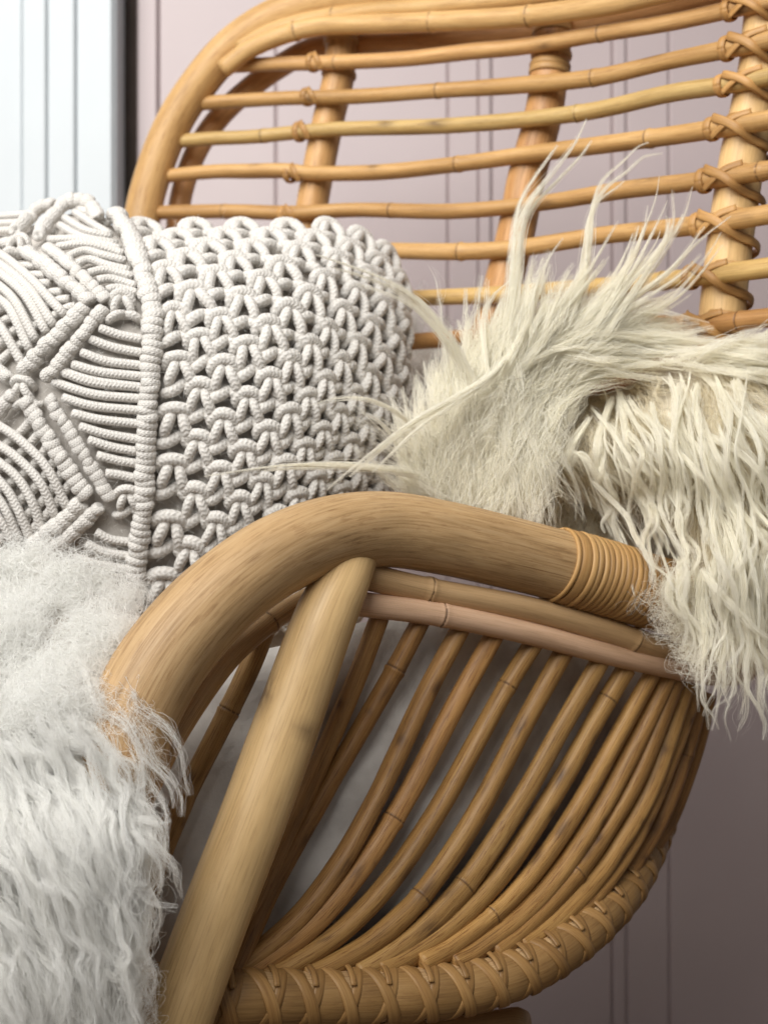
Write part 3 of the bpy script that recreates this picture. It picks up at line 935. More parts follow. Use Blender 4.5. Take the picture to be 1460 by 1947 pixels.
def cordpx(name, pts, h, r=.0025, seg=10):
    P2 = spline(np.array(pts, float), step=9.0)
    n = len(P2)
    hh = np.broadcast_to(np.asarray(h, float), (len(pts),)) if np.ndim(h) else np.full(len(pts), h)
    hs = np.interp(np.linspace(0, 1, n), np.linspace(0, 1, len(pts)), hh)
    P = np.array([on_pillow(x, y, z)[0] for (x, y), z in zip(P2, hs)])
    P = spline(P, n=max(6, n))
    V, Fc, UV = tube_data(P, r, seg)
    return mesh_obj(name, V, Fc, M_CORD, pillow, UV, np.zeros(len(V)))

z2 = lambda L: [(x / 4.424, 380 + y / 4.424) for x, y in L]
z3 = lambda L: [(x / 4.424, 700 + y / 4.424) for x, y in L]
flat = [
    z2([(640, 130), (800, 230), (930, 310)]), z2([(560, 180), (720, 270), (940, 330)]), z2([(520, 240), (700, 330), (990, 385)]), z2([(430, 360), (700, 352), (1010, 430)]),
    z2([(500, 420), (750, 385), (1040, 470)]), z2([(590, 500), (720, 440), (860, 475), (1060, 530)]), z2([(650, 570), (760, 515), (880, 555), (1090, 610)]),
    z2([(760, 640), (900, 605), (1120, 660)]), z2([(830, 700), (950, 680), (1150, 740)]), z2([(910, 780), (1000, 755), (1160, 800)]),
    z2([(850, 1090), (1000, 1140), (1210, 1180)]), z2([(770, 1180), (950, 1245), (1210, 1295)]), z2([(700, 1290), (900, 1360), (1210, 1400)]),
    z2([(630, 1390), (850, 1450), (1210, 1490)]), z2([(560, 1460), (800, 1540), (1210, 1580)]),
    z3([(540, 30), (800, 110), (1210, 165)]), z3([(470, 120), (800, 220), (1210, 260)]), z3([(550, 250), (800, 320), (1200, 358)]), z3([(630, 380), (850, 432), (1190, 470)]),
    z3([(690, 490), (900, 552), (1180, 600)]), z3([(760, 600), (950, 662), (1170, 700)]), z3([(830, 730), (1000, 775), (1160, 800)]), z3([(900, 880), (1000, 893), (1180, 930)]),
    z3([(820, 1370), (950, 1440), (1150, 1460)]), z3([(740, 1470), (900, 1545), (1140, 1580)]), z3([(640, 1580), (850, 1650), (1120, 1690)]),
]
for L_ in flat:
    cordpx('cord', L_, [.002, .0006, .0012][:1] + [.0010] * (len(L_) - 2) + [.0012])
arcs = [
    z2([(-500, 330), (-250, 400), (30, 520), (300, 720), (570, 990)]), z2([(-500, 420), (-250, 470), (0, 580), (290, 800), (480, 1070)]), z2([(-500, 500), (-250, 540), (0, 650), (260, 850), (420, 1130)]),
    z2([(-500, 590), (-250, 630), (0, 745), (190, 910), (330, 1190)]), z2([(-450, 700), (-220, 740), (0, 850), (155, 980), (280, 1270)]), z2([(-400, 850), (-200, 890), (0, 1020), (120, 1180), (220, 1390)]),
    z3([(-450, 240), (-200, 330), (20, 460), (250, 620), (460, 850), (590, 1170)]), z3([(-450, 400), (-200, 480), (0, 610), (200, 745), (400, 965), (490, 1240)]),
    z3([(-450, 520), (-200, 600), (0, 745), (200, 905), (330, 1125), (380, 1370)]), z3([(-450, 650), (-200, 730), (0, 885), (130, 1025), (235, 1235), (290, 1450)]),
    z3([(-400, 850), (-200, 960), (-40, 1120), (80, 1300), (140, 1470)]), z3([(-450, 780), (-220, 850), (-20, 1010), (110, 1180), (200, 1450)]),
]
for L_ in arcs:
    cordpx('cord', L_, [.003] + [.0058] * (len(L_) - 2) + [.003], .0026)
under = [z2([(330, 560), (200, 565), (60, 590)]), z2([(390, 640), (270, 640), (140, 660)]), z2([(430, 710), (340, 710), (220, 740)]), z2([(530, 780), (440, 785), (330, 830)]),
         z2([(590, 840), (500, 850), (380, 910)]), z2([(640, 900), (560, 920), (430, 1000)]), z2([(330, 1060), (150, 1090), (-40, 1260)]), z2([(300, 1160), (140, 1250), (-40, 1400)]), z2([(180, 990), (60, 1010), (-80, 1120)]), z2([(100, 900), (0, 930), (-100, 1000)]),
         z3([(290, 410), (180, 540), (-60, 740)]), z3([(360, 520), (200, 700), (-60, 900)]), z3([(430, 630), (260, 850), (-40, 1060)]), z3([(490, 740), (330, 980), (60, 1200)]), z3([(540, 860), (400, 1080), (160, 1300)]), z3([(590, 980), (460, 1160), (260, 1380)]),
         z3([(-60, 1350), (60, 1230), (200, 1100)]), z3([(-60, 1480), (90, 1380), (240, 1260)])]
under += [[(-120, 425), (-30, 416), (60, 408)], [(-120, 438), (-30, 428), (50, 424)], [(-120, 452), (-20, 442), (45, 438)], [(150, 398), (180, 412), (205, 428)]]
for L_ in under:
    cordpx('cord', L_, .0005, .0025)

# half hitches: beads strung along the bars
hm = None

def bead():
    mb = MB()
    prof = [(-.5, .02), (-.5, .60), (-.47, .84), (-.32, .97), (-.1, 1.03), (.1, 1.03), (.32, .97), (.47, .84), (.5, .60), (.5, .02)]
    seg = 16
    V, Fc, UV = [], [], []
    for x, r in prof:
        for j in range(seg):
            a = 2 * math.pi * j / seg
            V.append((x + .14 * math.sin(a), r * math.cos(a), r * math.sin(a)))
    for i in range(len(prof) - 1):
        for j in range(seg):
            k = (j + 1) % seg
            Fc.append((i * seg + j, i * seg + k, (i + 1) * seg + k, (i + 1) * seg + j))
            UV += [(j / seg * .03, i / 8), ((j + 1) / seg * .03, i / 8), ((j + 1) / seg * .03, (i + 1) / 8), (j / seg * .03, (i + 1) / 8)]
    mb.add(np.array(V) * .005, Fc, UV)
    return mb.build('half_hitch', M_CORD, pillow)

def bar(pts, radius_px, pitch_px, h=.004):
    global hm
    P2 = spline(np.array(pts, float), step=2.0)
    s = np.concatenate([[0], np.cumsum(np.linalg.norm(np.diff(P2, axis=0), axis=1))])
    n = max(3, int(round(s[-1] / pitch_px)))
    for k in range(n):
        u = (k + .5) / n * s[-1]
        q = [np.interp(u, s, P2[:, j]) for j in range(2)]
        qa = [np.interp(max(u - 5, 0), s, P2[:, j]) for j in range(2)]; qb = [np.interp(min(u + 5, s[-1]), s, P2[:, j]) for j in range(2)]
        p, nn_ = on_pillow(q[0], q[1], h)
        pa, pb = on_pillow(*qa, h)[0], on_pillow(*qb, h)[0]
        X = Vector(pb - pa); L_ = X.length; X.normalize()
        if hm is None:
            o = bead(); hm = o
        else:
            o = hm.copy(); col.objects.link(o); set_parent(o, pillow)
        Z = Vector(nn_); Z = (Z - X * Z.dot(X)).normalized(); Y = Z.cross(X)
        rad = radius_px * p[1] / F * random.uniform(.90, 1.08)
        p = p + np.array([random.uniform(-1, 1), 0, random.uniform(-1, 1)]) * .0005
        ln = (s[-1] / n) * (L_ / 10.0 if L_ > 0 else p[1] / F) * 1.12
        ln = max(ln, (s[-1] / n) * p[1] / F * 1.05)
        o.matrix_basis = Matrix.Translation(Vector(p)) @ Matrix((X, Y, Z)).transposed().to_4x4() @ Matrix.Rotation(random.uniform(-.12, .12), 4, 'Z') @ Matrix.Rotation(random.uniform(-.9, .9), 4, 'X') @ Matrix.Diagonal((ln * random.uniform(1.0, 1.3) / .005, rad / .005, rad * .85 / .005, 1))
        # slight slant

bar(RAILX[:1] + [(232, 438)] + RAILX[1:], 20, 13.5, .0040)
bar([(54, 486), (115, 532), (176, 580)], 15.5, 15)
bar([(95, 479), (150, 526), (205, 577)], 13, 14)
bar([(167, 590), (110, 648), (52, 710)], 16, 15)
bar([(201, 592), (150, 655), (95, 722)], 15, 14.5)
bar([(77, 459), (105, 425), (130, 398), (152, 392), (170, 402), (184, 424)], 15, 14)
bar([(38, 450), (66, 420), (90, 402), (108, 400)], 14, 14)
bar([(-60, 478), (0, 476), (36, 470)], 13, 13)
bar([(56, 760), (110, 848), (170, 942)], 17, 15.5)
bar([(100, 757), (156, 850), (214, 946)], 13.5, 15)
bar([(163, 955), (118, 995), (70, 1040)], 17, 17)
bar([(196, 962), (145, 1010), (88, 1058)], 15, 15)
bar([(36, 748), (0, 790), (-60, 860)], 15, 16)
bar([(30, 722), (0, 700), (-60, 640)], 14, 15)

# ------------------------------------------------------------------ sheepskins
def hair_obj(name, strands, radii, mat, parent, kind=None):
    """strands: list of (n_pts,3) arrays all of equal length, radii (N,n)"""
    A = np.asarray(strands, dtype=np.float32)
    n, m = A.shape[:2]
    cd = bpy.data.hair_curves.new(name)
    cd.add_curves([m] * n)
    cd.position_data.foreach_set('vector', A.reshape(-1))
    ra = cd.attributes.get('radius') or cd.attributes.new('radius', 'FLOAT', 'POINT')
    ra.data.foreach_set('value', np.asarray(radii, dtype=np.float32).reshape(-1))
    cd.materials.append(mat)
    o = link(name, cd, parent)
    if kind:
        o['kind'] = kind
    return o

def clump(guide, n, width, frizz=.0008, waves=2.5, m=22, rad=.00011, taper=1.2, loose=.15, spread_tip=0.15, twist=1.5):
    """n fibres gathered round one 3-D guide (k x 3)"""
    G = spline(guide, n=m)
    T, Nn, B = frames(G)
    t = np.linspace(0, 1, m)
    prof = (np.clip(t / .12, 0, 1) * .4 + .6) * ((1 - t) ** taper * (1 - spread_tip) + spread_tip)
    ph = rng.uniform(0, 2 * math.pi, n); rr = np.sqrt(rng.uniform(0, 1, n))
    fly = rng.uniform(0, 1, n) < loose
    rr = np.where(fly, rr * rng.uniform(1.2, 2.6, n), rr)
    tw = rng.normal(twist, .8, n)
    a = ph[:, None] + tw[:, None] * t[None, :]
    ox = rr[:, None] * np.cos(a) * prof[None, :] * width
    oy = rr[:, None] * np.sin(a) * prof[None, :] * width
    for axis in (0, 1):
        f1 = rng.uniform(.6, 1.4, n) * waves
        p1 = rng.uniform(0, 6.28, n)
        amp = frizz * rng.uniform(.3, 1.2, n) * np.where(fly, 2.2, 1)
        wv = amp[:, None] * np.sin(6.28 * f1[:, None] * t[None, :] + p1[:, None]) * np.clip(t / .2, 0, 1)[None, :]
        wv2 = amp[:, None] * .4 * np.sin(6.28 * f1[:, None] * 2.7 * t[None, :] + p1[:, None] * 2)
        if axis == 0: ox = ox + wv + wv2
        else: oy = oy + wv + wv2
    # shorten some fibres
    end = np.where(rng.uniform(0, 1, n) < .55, rng.uniform(.55, 1, n), 1.0) + rng.normal(0, .02, n)
    start = rng.uniform(0, .08, n)
    tt = start[:, None] + (np.clip(end, .3, 1.02) - start)[:, None] * t[None, :]
    idx = np.clip(tt * (m - 1), 0, m - 1.001); i0 = idx.astype(int); fr = (idx - i0)[:, :, None]
    Gs = G[i0] * (1 - fr) + G[i0 + 1] * fr
    Ns = Nn[i0]; Bs = B[i0]
    take = lambda O: np.take_along_axis(O, i0, 1) * (1 - fr[:, :, 0]) + np.take_along_axis(O, i0 + 1, 1) * fr[:, :, 0]
    Pts = Gs + Ns * take(ox)[:, :, None] + Bs * take(oy)[:, :, None]
    R = rad * rng.uniform(.7, 1.3, n)[:, None] * (1 - .75 * t[None, :] ** 2)
    return Pts, R

def in_poly(x, y, poly):
    inside = np.zeros(len(x), bool)
    n = len(poly)
    for i in range(n):
        x1, y1 = poly[i]; x2, y2 = poly[(i + 1) % n]
        c = ((y1 > y) != (y2 > y)) & (x < (x2 - x1) * (y - y1) / (y2 - y1 + 1e-9) + x1)
        inside ^= c
    return inside

def sample_poly(poly, n):
    p = np.array(poly, float)
    out = np.zeros((0, 2))
    while len(out) < n:
        q = rng.uniform(p.min(0), p.max(0), (n * 2, 2))
        out = np.vstack([out, q[in_poly(q[:, 0], q[:, 1], poly)]])
    return out[:n]

def field(ctrl, sig=120.0):
    C = np.array(ctrl, float)

    def f(p):
        d2 = ((p[:, None, :] - C[None, :, :2]) ** 2).sum(2)
        wt = np.exp(-d2 / (2 * sig ** 2)) + 1e-9
        v = (wt[:, :, None] * C[None, :, 2:4]).sum(1)
        return v / (np.linalg.norm(v, axis=1)[:, None] + 1e-9)
    return f

def idw(ctrl, p=2.0):
    C = np.array(ctrl, float)

    def f(x, y):
        d2 = (np.asarray(x)[..., None] - C[:, 0]) ** 2 + (np.asarray(y)[..., None] - C[:, 1]) ** 2
        wt = 1 / (d2 + 900.0) ** p
        return (wt * C[:, 2]).sum(-1) / wt.sum(-1)
    return f

def blob(name, poly, depth, T, mat, parent, wob=.004):
    """closed lump with the outline poly (photo pixels) on the depth field, about 2T thick"""
    p = np.array(poly, float)
    q = spline(np.vstack([p, p[:1]]), n=73)[:-1]
    c = q.mean(0)
    rings = np.array([1.0, .97, .9, .8, .65, .5, .33, .16])
    V, Fc = [], []
    n = len(q)
    nrg = len(rings)
    for side in (0, 1):
        for s_ in rings:
            for i in range(n):
                x, y = c + (q[i] - c) * s_
                d = depth(x, y)
                dome = T * math.sqrt(max(0, 1 - s_ ** 4))
                k = wob * (math.sin(x * .031 + y * .017) + math.sin(y * .041 - x * .013))
                V.append(at(x, y, d + T - dome + k if side == 0 else d + T + dome * .8))
        V.append(at(c[0], c[1], depth(c[0], c[1]) if side == 0 else depth(c[0], c[1]) + 1.8 * T))
    per = nrg * n + 1
    for side in (0, 1):
        o = side * per
        for a_ in range(nrg - 1):
            for i in range(n):
                k = (i + 1) % n
                f = (o + a_ * n + i, o + a_ * n + k, o + (a_ + 1) * n + k, o + (a_ + 1) * n + i)
                Fc.append(f if side == 0 else f[::-1])
        for i in range(n):
            f = (o + (nrg - 1) * n + i, o + (nrg - 1) * n + (i + 1) % n, o + nrg * n)
            Fc.append(f if side == 0 else f[::-1])
    for i in range(n):
        k = (i + 1) % n
        Fc.append((i, per + i, per + k, k))
    return mesh_obj(name, V, Fc, mat, parent)

def fleece(poly, n_guides, per, dirf, depth, length, width, frizz, waves, lift=.004, droop=.0, jitter=.35, m=20, rad=.00012, loose=.2, curl=0.0, taper=1.1, turn=0.0):
    roots = sample_poly(poly, n_guides)
    steps = 12
    L_ = rng.uniform(length[0], length[1], n_guides)
    ang = rng.normal(0, jitter, n_guides)
    path = [roots.copy()]
    p = roots.copy()
    ph = rng.uniform(0, 6.28, n_guides)
    cf = rng.uniform(.7, 1.4, n_guides)
    for k in range(steps - 1):
        v = dirf(p)
        t = k / (steps - 1)
        a = ang * (1 - .5 * t) + curl * np.sin(6.28 * cf * 1.6 * t + ph) + turn * t
        ca, sa = np.cos(a), np.sin(a)
        v = np.stack([v[:, 0] * ca - v[:, 1] * sa, v[:, 0] * sa + v[:, 1] * ca], 1)
        p = p + v * (L_ / (steps - 1))[:, None]
        path.append(p.copy())
    path = np.stack(path, 1)
    SS, RR = [], []
    lf = rng.uniform(.3, 1.3, n_guides) * lift
    for g in range(n_guides):
        x, y = path[g, :, 0], path[g, :, 1]
        d = depth(x, y)
        t = np.linspace(0, 1, steps)
        d = d + .002 - lf[g] * np.sin(np.pi * np.clip(t * .8 + .05, 0, 1)) - droop * t
        G = atv(np.stack([x, y, d], 1))
        a_, b_ = clump(G, per, width * rng.uniform(.6, 1.4), frizz, waves, m, rad, taper, loose)
        SS.append(a_); RR.append(b_)
    return np.concatenate(SS), np.concatenate(RR)

# ---- cream long-haired sheepskin over the arm and back, right of the pillow
skin = empty('sheepskin', tuple(at(1300, 1400, .64)), 'cream long-haired sheepskin with thick straggling locks over the arm beside the pillow', 'sheepskin')
Dt = idw([(800, 930, .672), (950, 940, .668), (900, 780, .668), (850, 640, .69), (1000, 640, .685), (1150, 520, .70), (1250, 420, .71), (1100, 700, .69), (1250, 640, .705), (1400, 640, .70), (600, 500, .64), (600, 900, .645)])
Dd = idw([(1060, 850, .685), (1000, 950, .690), (1100, 950, .700), (1190, 980, .700), (1150, 740, .71), (1330, 680, .69), (1500, 660, .68), (1150, 880, .680), (1250, 860, .655), (1400, 850, .632), (1260, 1010, .66), (1300, 1130, .635), (1400, 1100, .622), (1400, 1300, .628), (1560, 900, .64), (1560, 1200, .635), (1400, 1450, .632)])
tuft_poly = [(775, 960), (800, 870), (830, 780), (880, 700), (950, 650), (1040, 625), (1140, 632), (1235, 655), (1190, 690), (1130, 708), (1085, 745), (1065, 800), (1040, 880), (1020, 990), (900, 1000)]
blob('hide', tuft_poly, lambda x, y: Dt(x, y) + .004, .030, M_HIDE, skin)
drape_poly = [(1020, 960), (1040, 850), (1090, 765), (1190, 735), (1320, 682), (1470, 655), (1620, 680), (1660, 900), (1640, 1150), (1500, 1230), (1400, 1230), (1345, 1160), (1300, 1060), (1225, 985), (1120, 960)]
blob('hide', drape_poly, lambda x, y: Dd(x, y) + .006, .028, M_HIDE, skin)

ft = field([(790, 930, -.25, -1), (830, 780, -.05, -1), (870, 690, .1, -1), (950, 850, .15, -1), (960, 700, .25, -1), (1020, 640, .4, -.9), (1100, 560, .55, -.8), (1220, 440, .45, -.9),
            (1130, 660, .95, -.35), (1250, 640, 1, -.05), (1050, 760, .5, -.8), (1010, 920, -.1, -1), (900, 930, 0, -1)], 70)
fd = field([(1030, 880, -.1, 1), (1090, 800, .1, 1), (1150, 850, .55, .8), (1200, 940, .8, .6), (1260, 1000, .7, .8), (1250, 760, .35, .9), (1350, 720, .7, .7), (1450, 680, .95, .35), (1330, 900, .55, .8), (1430, 850, .5, .85),
            (1300, 1100, .2, 1), (1400, 1050, .15, 1), (1400, 1300, 0, 1), (1550, 1000, .05, 1)], 80)
SS, RR = [], []
for args in (
    dict(poly=tuft_poly, n_guides=460, per=34, dirf=ft, depth=Dt, length=(70, 170), width=.0045, frizz=.0009, waves=1.0, lift=.006, jitter=.30, rad=.00010),
    dict(poly=[(900, 800), (960, 690), (1060, 640), (1160, 640), (1225, 655), (1150, 690), (1080, 740), (1040, 800)], n_guides=120, per=40, dirf=ft, depth=Dt, length=(110, 240), width=.0030, frizz=.0010, waves=1.0, lift=.010, jitter=.30, taper=1.0, rad=.00009, loose=.3),
    dict(poly=[(1000, 660), (1120, 640), (1225, 655), (1150, 690), (1080, 720)], n_guides=34, per=30, dirf=field([(1100, 650, 1, -.1), (1300, 640, 1, .05)], 200), depth=Dt, length=(120, 260), width=.0028, frizz=.0010, waves=1.2, lift=.012, jitter=.25),
    dict(poly=[(780, 950), (830, 800), (930, 760), (1050, 780), (1020, 960)], n_guides=120, per=20, dirf=field([(800, 900, -.6, -.8), (900, 850, .1, -1), (1000, 850, .3, 1), (960, 930, -.2, 1)], 60), depth=Dt, length=(90, 190), width=.006, frizz=.0010, waves=1.0, lift=.010, jitter=.5, loose=.3, rad=.00009),
    dict(poly=[(1230, 690), (1330, 660), (1470, 640), (1620, 660), (1620, 700), (1330, 710)], n_guides=110, per=32, dirf=field([(1250, 700, 1, -.25), (1400, 660, 1, .05), (1600, 680, 1, .3)], 90), depth=Dd, length=(110, 230), width=.003, frizz=.0008, waves=1.1, lift=.014, jitter=.25, rad=.00009, loose=.3),
    # short tangle of wool along the arm binding
    dict(poly=[(1265, 1090), (1340, 1080), (1360, 1250), (1290, 1230)], n_guides=50, per=14, dirf=field([(1250, 1150, -.2, 1)], 200), depth=lambda x, y: Dd(x, y) + .004, length=(40, 110), width=.006, frizz=.003, waves=2.0, lift=.006, jitter=.9, loose=.5, rad=.00008),
):
    a_, b_ = fleece(**args)
    SS.append(a_); RR.append(b_)
SU, RU = [], []
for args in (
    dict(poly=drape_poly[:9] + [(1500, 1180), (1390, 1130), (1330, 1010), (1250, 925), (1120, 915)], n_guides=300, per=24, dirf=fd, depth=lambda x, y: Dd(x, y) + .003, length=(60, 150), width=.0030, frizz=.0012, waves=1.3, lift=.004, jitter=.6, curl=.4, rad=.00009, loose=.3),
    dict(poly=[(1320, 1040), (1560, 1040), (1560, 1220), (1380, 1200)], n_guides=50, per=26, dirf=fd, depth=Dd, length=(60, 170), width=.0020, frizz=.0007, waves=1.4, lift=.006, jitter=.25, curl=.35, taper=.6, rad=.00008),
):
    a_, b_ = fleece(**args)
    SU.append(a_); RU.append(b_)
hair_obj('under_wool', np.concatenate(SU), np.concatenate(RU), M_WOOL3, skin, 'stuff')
fill_poly = [(1000, 930), (1120, 900), (1250, 900), (1330, 1000), (1360, 1100), (1270, 1110), (1150, 1075), (1020, 1040)]
Df = idw([(1000, 1000, .715), (1150, 1000, .725), (1300, 1080, .735)])
blob('hide', fill_poly, Df, .014, M_HIDE, skin)
SS.append(None); RR.append(None)
SS[-1], RR[-1] = fleece(fill_poly, 110, 30, field([(1150, 1000, .3, 1)], 200), Df, (60, 140), .004, .0014, 1.4, jitter=.6, loose=.3, rad=.00009)
hair_obj('wool', np.concatenate(SS), np.concatenate(RR), M_WOOL, skin, 'stuff')

def lock(pts, d, n, width, frizz=.0005, waves=1.0, mat=M_WOOL, parent=None, taper=1.0, rad=.00012, loose=.12, name='wool_lock', m=24, tip=.10):
    if callable(d):
        rows = [(x, y, float(d(x, y))) for x, y in pts]
    else:
        ds = np.interp(np.linspace(0, 1, len(pts)), np.linspace(0, 1, len(d)), d)
        rows = [(x, y, z) for (x, y), z in zip(pts, ds)]
    G = spline(atv(np.array(rows)), n=24)
    t = np.linspace(0, 1, 24)[:, None]
    SS_, RR_ = [], []
    for k in range(4):                                   # a lock is a few fine strands that part towards the tip
        off = rng.normal(0, 1, 3) * np.array([1, .5, 1]); off2 = rng.normal(0, 1, 3) * np.array([1, .5, 1])
        w0, w1 = width * (.35 if k else .1), width * (1.3 if k else .2)
        Gk = G + off * w0 * (1 - t) + off2 * (w1 * t ** 1.3) + off * width * .35 * np.sin(6.28 * rng.uniform(.6, 1.6) * t + rng.uniform(0, 6)) * t
        Gk = Gk[:max(12, int(24 * (1 if k == 0 else rng.uniform(.65, 1.0))))]
        p_, r_ = clump(Gk, max(4, int(n * .5)), width * (.5 if k else .6), frizz, waves, m, rad * .68, taper, loose + .1, tip)
        SS_.append(p_); RR_.append(r_)
    a_, b_ = np.concatenate(SS_), np.concatenate(RR_)
    return hair_obj(name, a_, b_, mat, parent or skin)

up = lambda o: (lambda x, y: float(Dt(x, y)) - o)
dn = lambda o: (lambda x, y: float(Dd(x, y)) - o)
lock([(935, 800), (880, 690), (850, 640), (792, 572), (720, 530), (600, 488)], [.668, .66, .655, .648, .64, .632], 90, .0052)
lock([(960, 680), (930, 716), (860, 758), (782, 802), (705, 862), (622, 932)], [.668, .655, .648, .640, .634, .632], 80, .0034)
lock([(800, 905), (757, 895), (700, 888), (640, 883), (520, 886), (385, 903)], [.662, .652, .646, .640, .634, .63], 70, .0036)
lock([(800, 830), (762, 790), (700, 760), (640, 757), (588, 772)], [.665, .655, .645, .64, .636], 22, .0012)
lock([(770, 880), (745, 830), (715, 797), (668, 778)], [.665, .655, .648, .644], 14, .0009)
lock([(760, 930), (735, 915), (700, 880), (680, 860)], [.66, .655, .65, .645], 10, .0008)
lock([(860, 780), (840, 640), (832, 540), (815, 500)], [.675, .68, .685, .69], 12, .0008, .0012)
lock([(985, 760), (962, 650), (971, 575), (979, 452), (996, 399), (1041, 341), (1090, 279), (1111, 234)], up(.006), 110, .0058, taper=.8)
lock([(1060, 660), (1107, 534), (1123, 452), (1127, 411), (1148, 362), (1189, 329), (1222, 300), (1259, 294)], up(.006), 80, .0042, taper=.9)
for L_, n in (([(1110, 650), (1180, 540), (1230, 430), (1250, 372), (1256, 335)], 60), ([(1120, 650), (1200, 540), (1268, 440), (1280, 360)], 60), ([(1140, 650), (1210, 550), (1290, 430), (1316, 355)], 55),
              ([(1080, 650), (1150, 560), (1220, 455), (1232, 385)], 70), ([(1080, 680), (1160, 600), (1270, 520), (1330, 450), (1388, 402)], 70), ([(1120, 670), (1200, 615), (1290, 560), (1350, 485), (1373, 440)], 60),
              ([(1020, 680), (1150, 602), (1240, 588), (1345, 612)], 34), ([(1000, 690), (1120, 640), (1260, 650), (1410, 640)], 70), ([(1040, 650), (1180, 608), (1232, 632), (1335, 645)], 40),
              ([(950, 720), (1000, 610), (1040, 500), (1070, 455)], 50), ([(930, 740), (920, 620), (940, 560), (985, 520)], 40), ([(1000, 700), (1060, 600), (1130, 500), (1175, 420)], 70)):
    lock(L_, up(.008), n, .0038 if n > 50 else .0022)
for L_, n, wd in (([(1175, 745), (1186, 790), (1195, 845), (1226, 969), (1263, 1055), (1294, 1145)], 70, .0030), ([(1165, 755), (1148, 800), (1133, 858), (1146, 956), (1176, 1036), (1207, 1128)], 70, .0030),
                  ([(1120, 790), (1080, 860), (1078, 895), (1100, 862), (1127, 900), (1164, 993), (1200, 1060)], 50, .0024), ([(1290, 730), (1287, 808), (1318, 882), (1349, 950), (1392, 1005), (1437, 1045)], 80, .0032),
                  ([(1322, 730), (1324, 800), (1361, 895), (1392, 968), (1440, 1010), (1480, 1040)], 70, .0030), ([(1400, 720), (1414, 770), (1437, 825), (1475, 900)], 60, .0030), ([(1190, 800), (1203, 882), (1238, 956), (1281, 1042), (1314, 1100)], 60, .0026),
                  ([(1047, 747), (1010, 790), (979, 822), (930, 900), (900, 958)], 36, .0020), ([(1084, 753), (1052, 800), (1029, 845), (991, 919), (985, 985)], 60, .0032), ([(1100, 770), (1040, 860), (1020, 960)], 44, .0026), ([(1040, 880), (1075, 885), (1100, 930), (1110, 990)], 40, .0026),
                  ([(1250, 800), (1230, 900), (1300, 960), (1290, 1010), (1240, 1000)], 30, .0018), ([(1330, 830), (1370, 900), (1400, 1000), (1390, 1090)], 50, .0026), ([(1420, 780), (1400, 880), (1440, 960), (1430, 1080)], 50, .0026)):
    lock(L_, dn(.010), n, wd, taper=.7, waves=1.3)
for k in range(16):
    x = 1290 + k * 13 + random.uniform(-8, 8)
    y1 = (1240 + min(k, 4) * 45 + random.uniform(-60, 30)) if k < 5 else 1340 + random.uniform(-60, 70)
    y0 = 1040 + random.uniform(-40, 60)
    sw = random.uniform(-22, 22)
    lock([(x - 10, y0), (x + sw, y0 + (y1 - y0) * .35), (x + 12 - sw * .6, y0 + (y1 - y0) * .7), (x + random.uniform(-12, 30), y1)], dn(.009), 46, .0028, taper=.8, waves=1.4)

def rope(pts, off, n, width):
    """one long ropey lock of even thickness, frayed at the tip"""
    rows = np.array([(x, y, float(Dd(x, y)) - off * (.35 + .65 * min(1, 3 * i / len(pts)))) for i, (x, y) in enumerate(pts)])
    a_, b_ = clump(atv(rows), n, width, .00035, 1.6, 30, .000085, .22, .07, .45, 3.0)
    a2, b2 = clump(atv(rows), max(4, n // 7), width * 2.6, .0012, 1.4, 30, .00005, .3, .5, .6)
    return hair_obj('wool_lock', np.concatenate([a_, a2]), np.concatenate([b_, b2]), M_WOOL, skin)


for k in range(104):
    thin = k % 5 in (1, 3)
    x = 1120 + 450 * ((k * .61803) % 1.0)
    y = 685 + max(0, 1330 - x) * .22 + random.uniform(0, 1) ** .8 * 190
    if x > 1330 and k % 3: y += random.uniform(60, 330)
    lim = (1030 if k % 5 else 1120) if x < 1270 else 1405
    Lk = min(random.uniform(260, 480), lim - y + random.uniform(-60, 15))
    if Lk < 70: continue
    am, wl, ph = random.uniform(9, 28), random.uniform(150, 300), random.uniform(0, 6.28)
    run = random.uniform(-60, 190) * (1 if x > 1300 else .45) + (30 if x < 1340 else 0)
    pts = []
    for q in range(11):
        u = q / 10
        wv = .7 * math.sin(6.28 * u * Lk / wl + ph) + .35 * math.sin(14.0 * u * Lk / wl + 3 * ph) + .8 * math.sin(2.4 * u + 2 * ph)
        pts.append((x + run * (1 - math.exp(-2.4 * u)) + am * wv * min(1, .25 + u), y + Lk * (u - .05 * math.sin(6.28 * u + ph))))
    rope(pts, random.uniform(.010, .027), 16 if thin else 46, random.uniform(.0005, .0008) if thin else random.uniform(.0010, .0019))

# ---- far part of the same skin behind the pillow
Db = idw([(740, 640, .90), (960, 640, .86), (850, 900, .82)])
back_poly = [(700, 640), (780, 632), (880, 640), (960, 660), (1000, 800), (960, 920), (800, 930), (700, 900)]
blob('hide', back_poly, Db, .03, M_HIDE2, skin)
a_, b_ = fleece(back_poly, 150, 20, field([(750, 700, .1, -1), (900, 700, .3, -1), (850, 850, -.1, -1)], 100), Db, (50, 120), .004, .0022, 1.5, jitter=.7, loose=.3)
hair_obj('wool', a_, b_, M_WOOL2, skin, 'stuff')

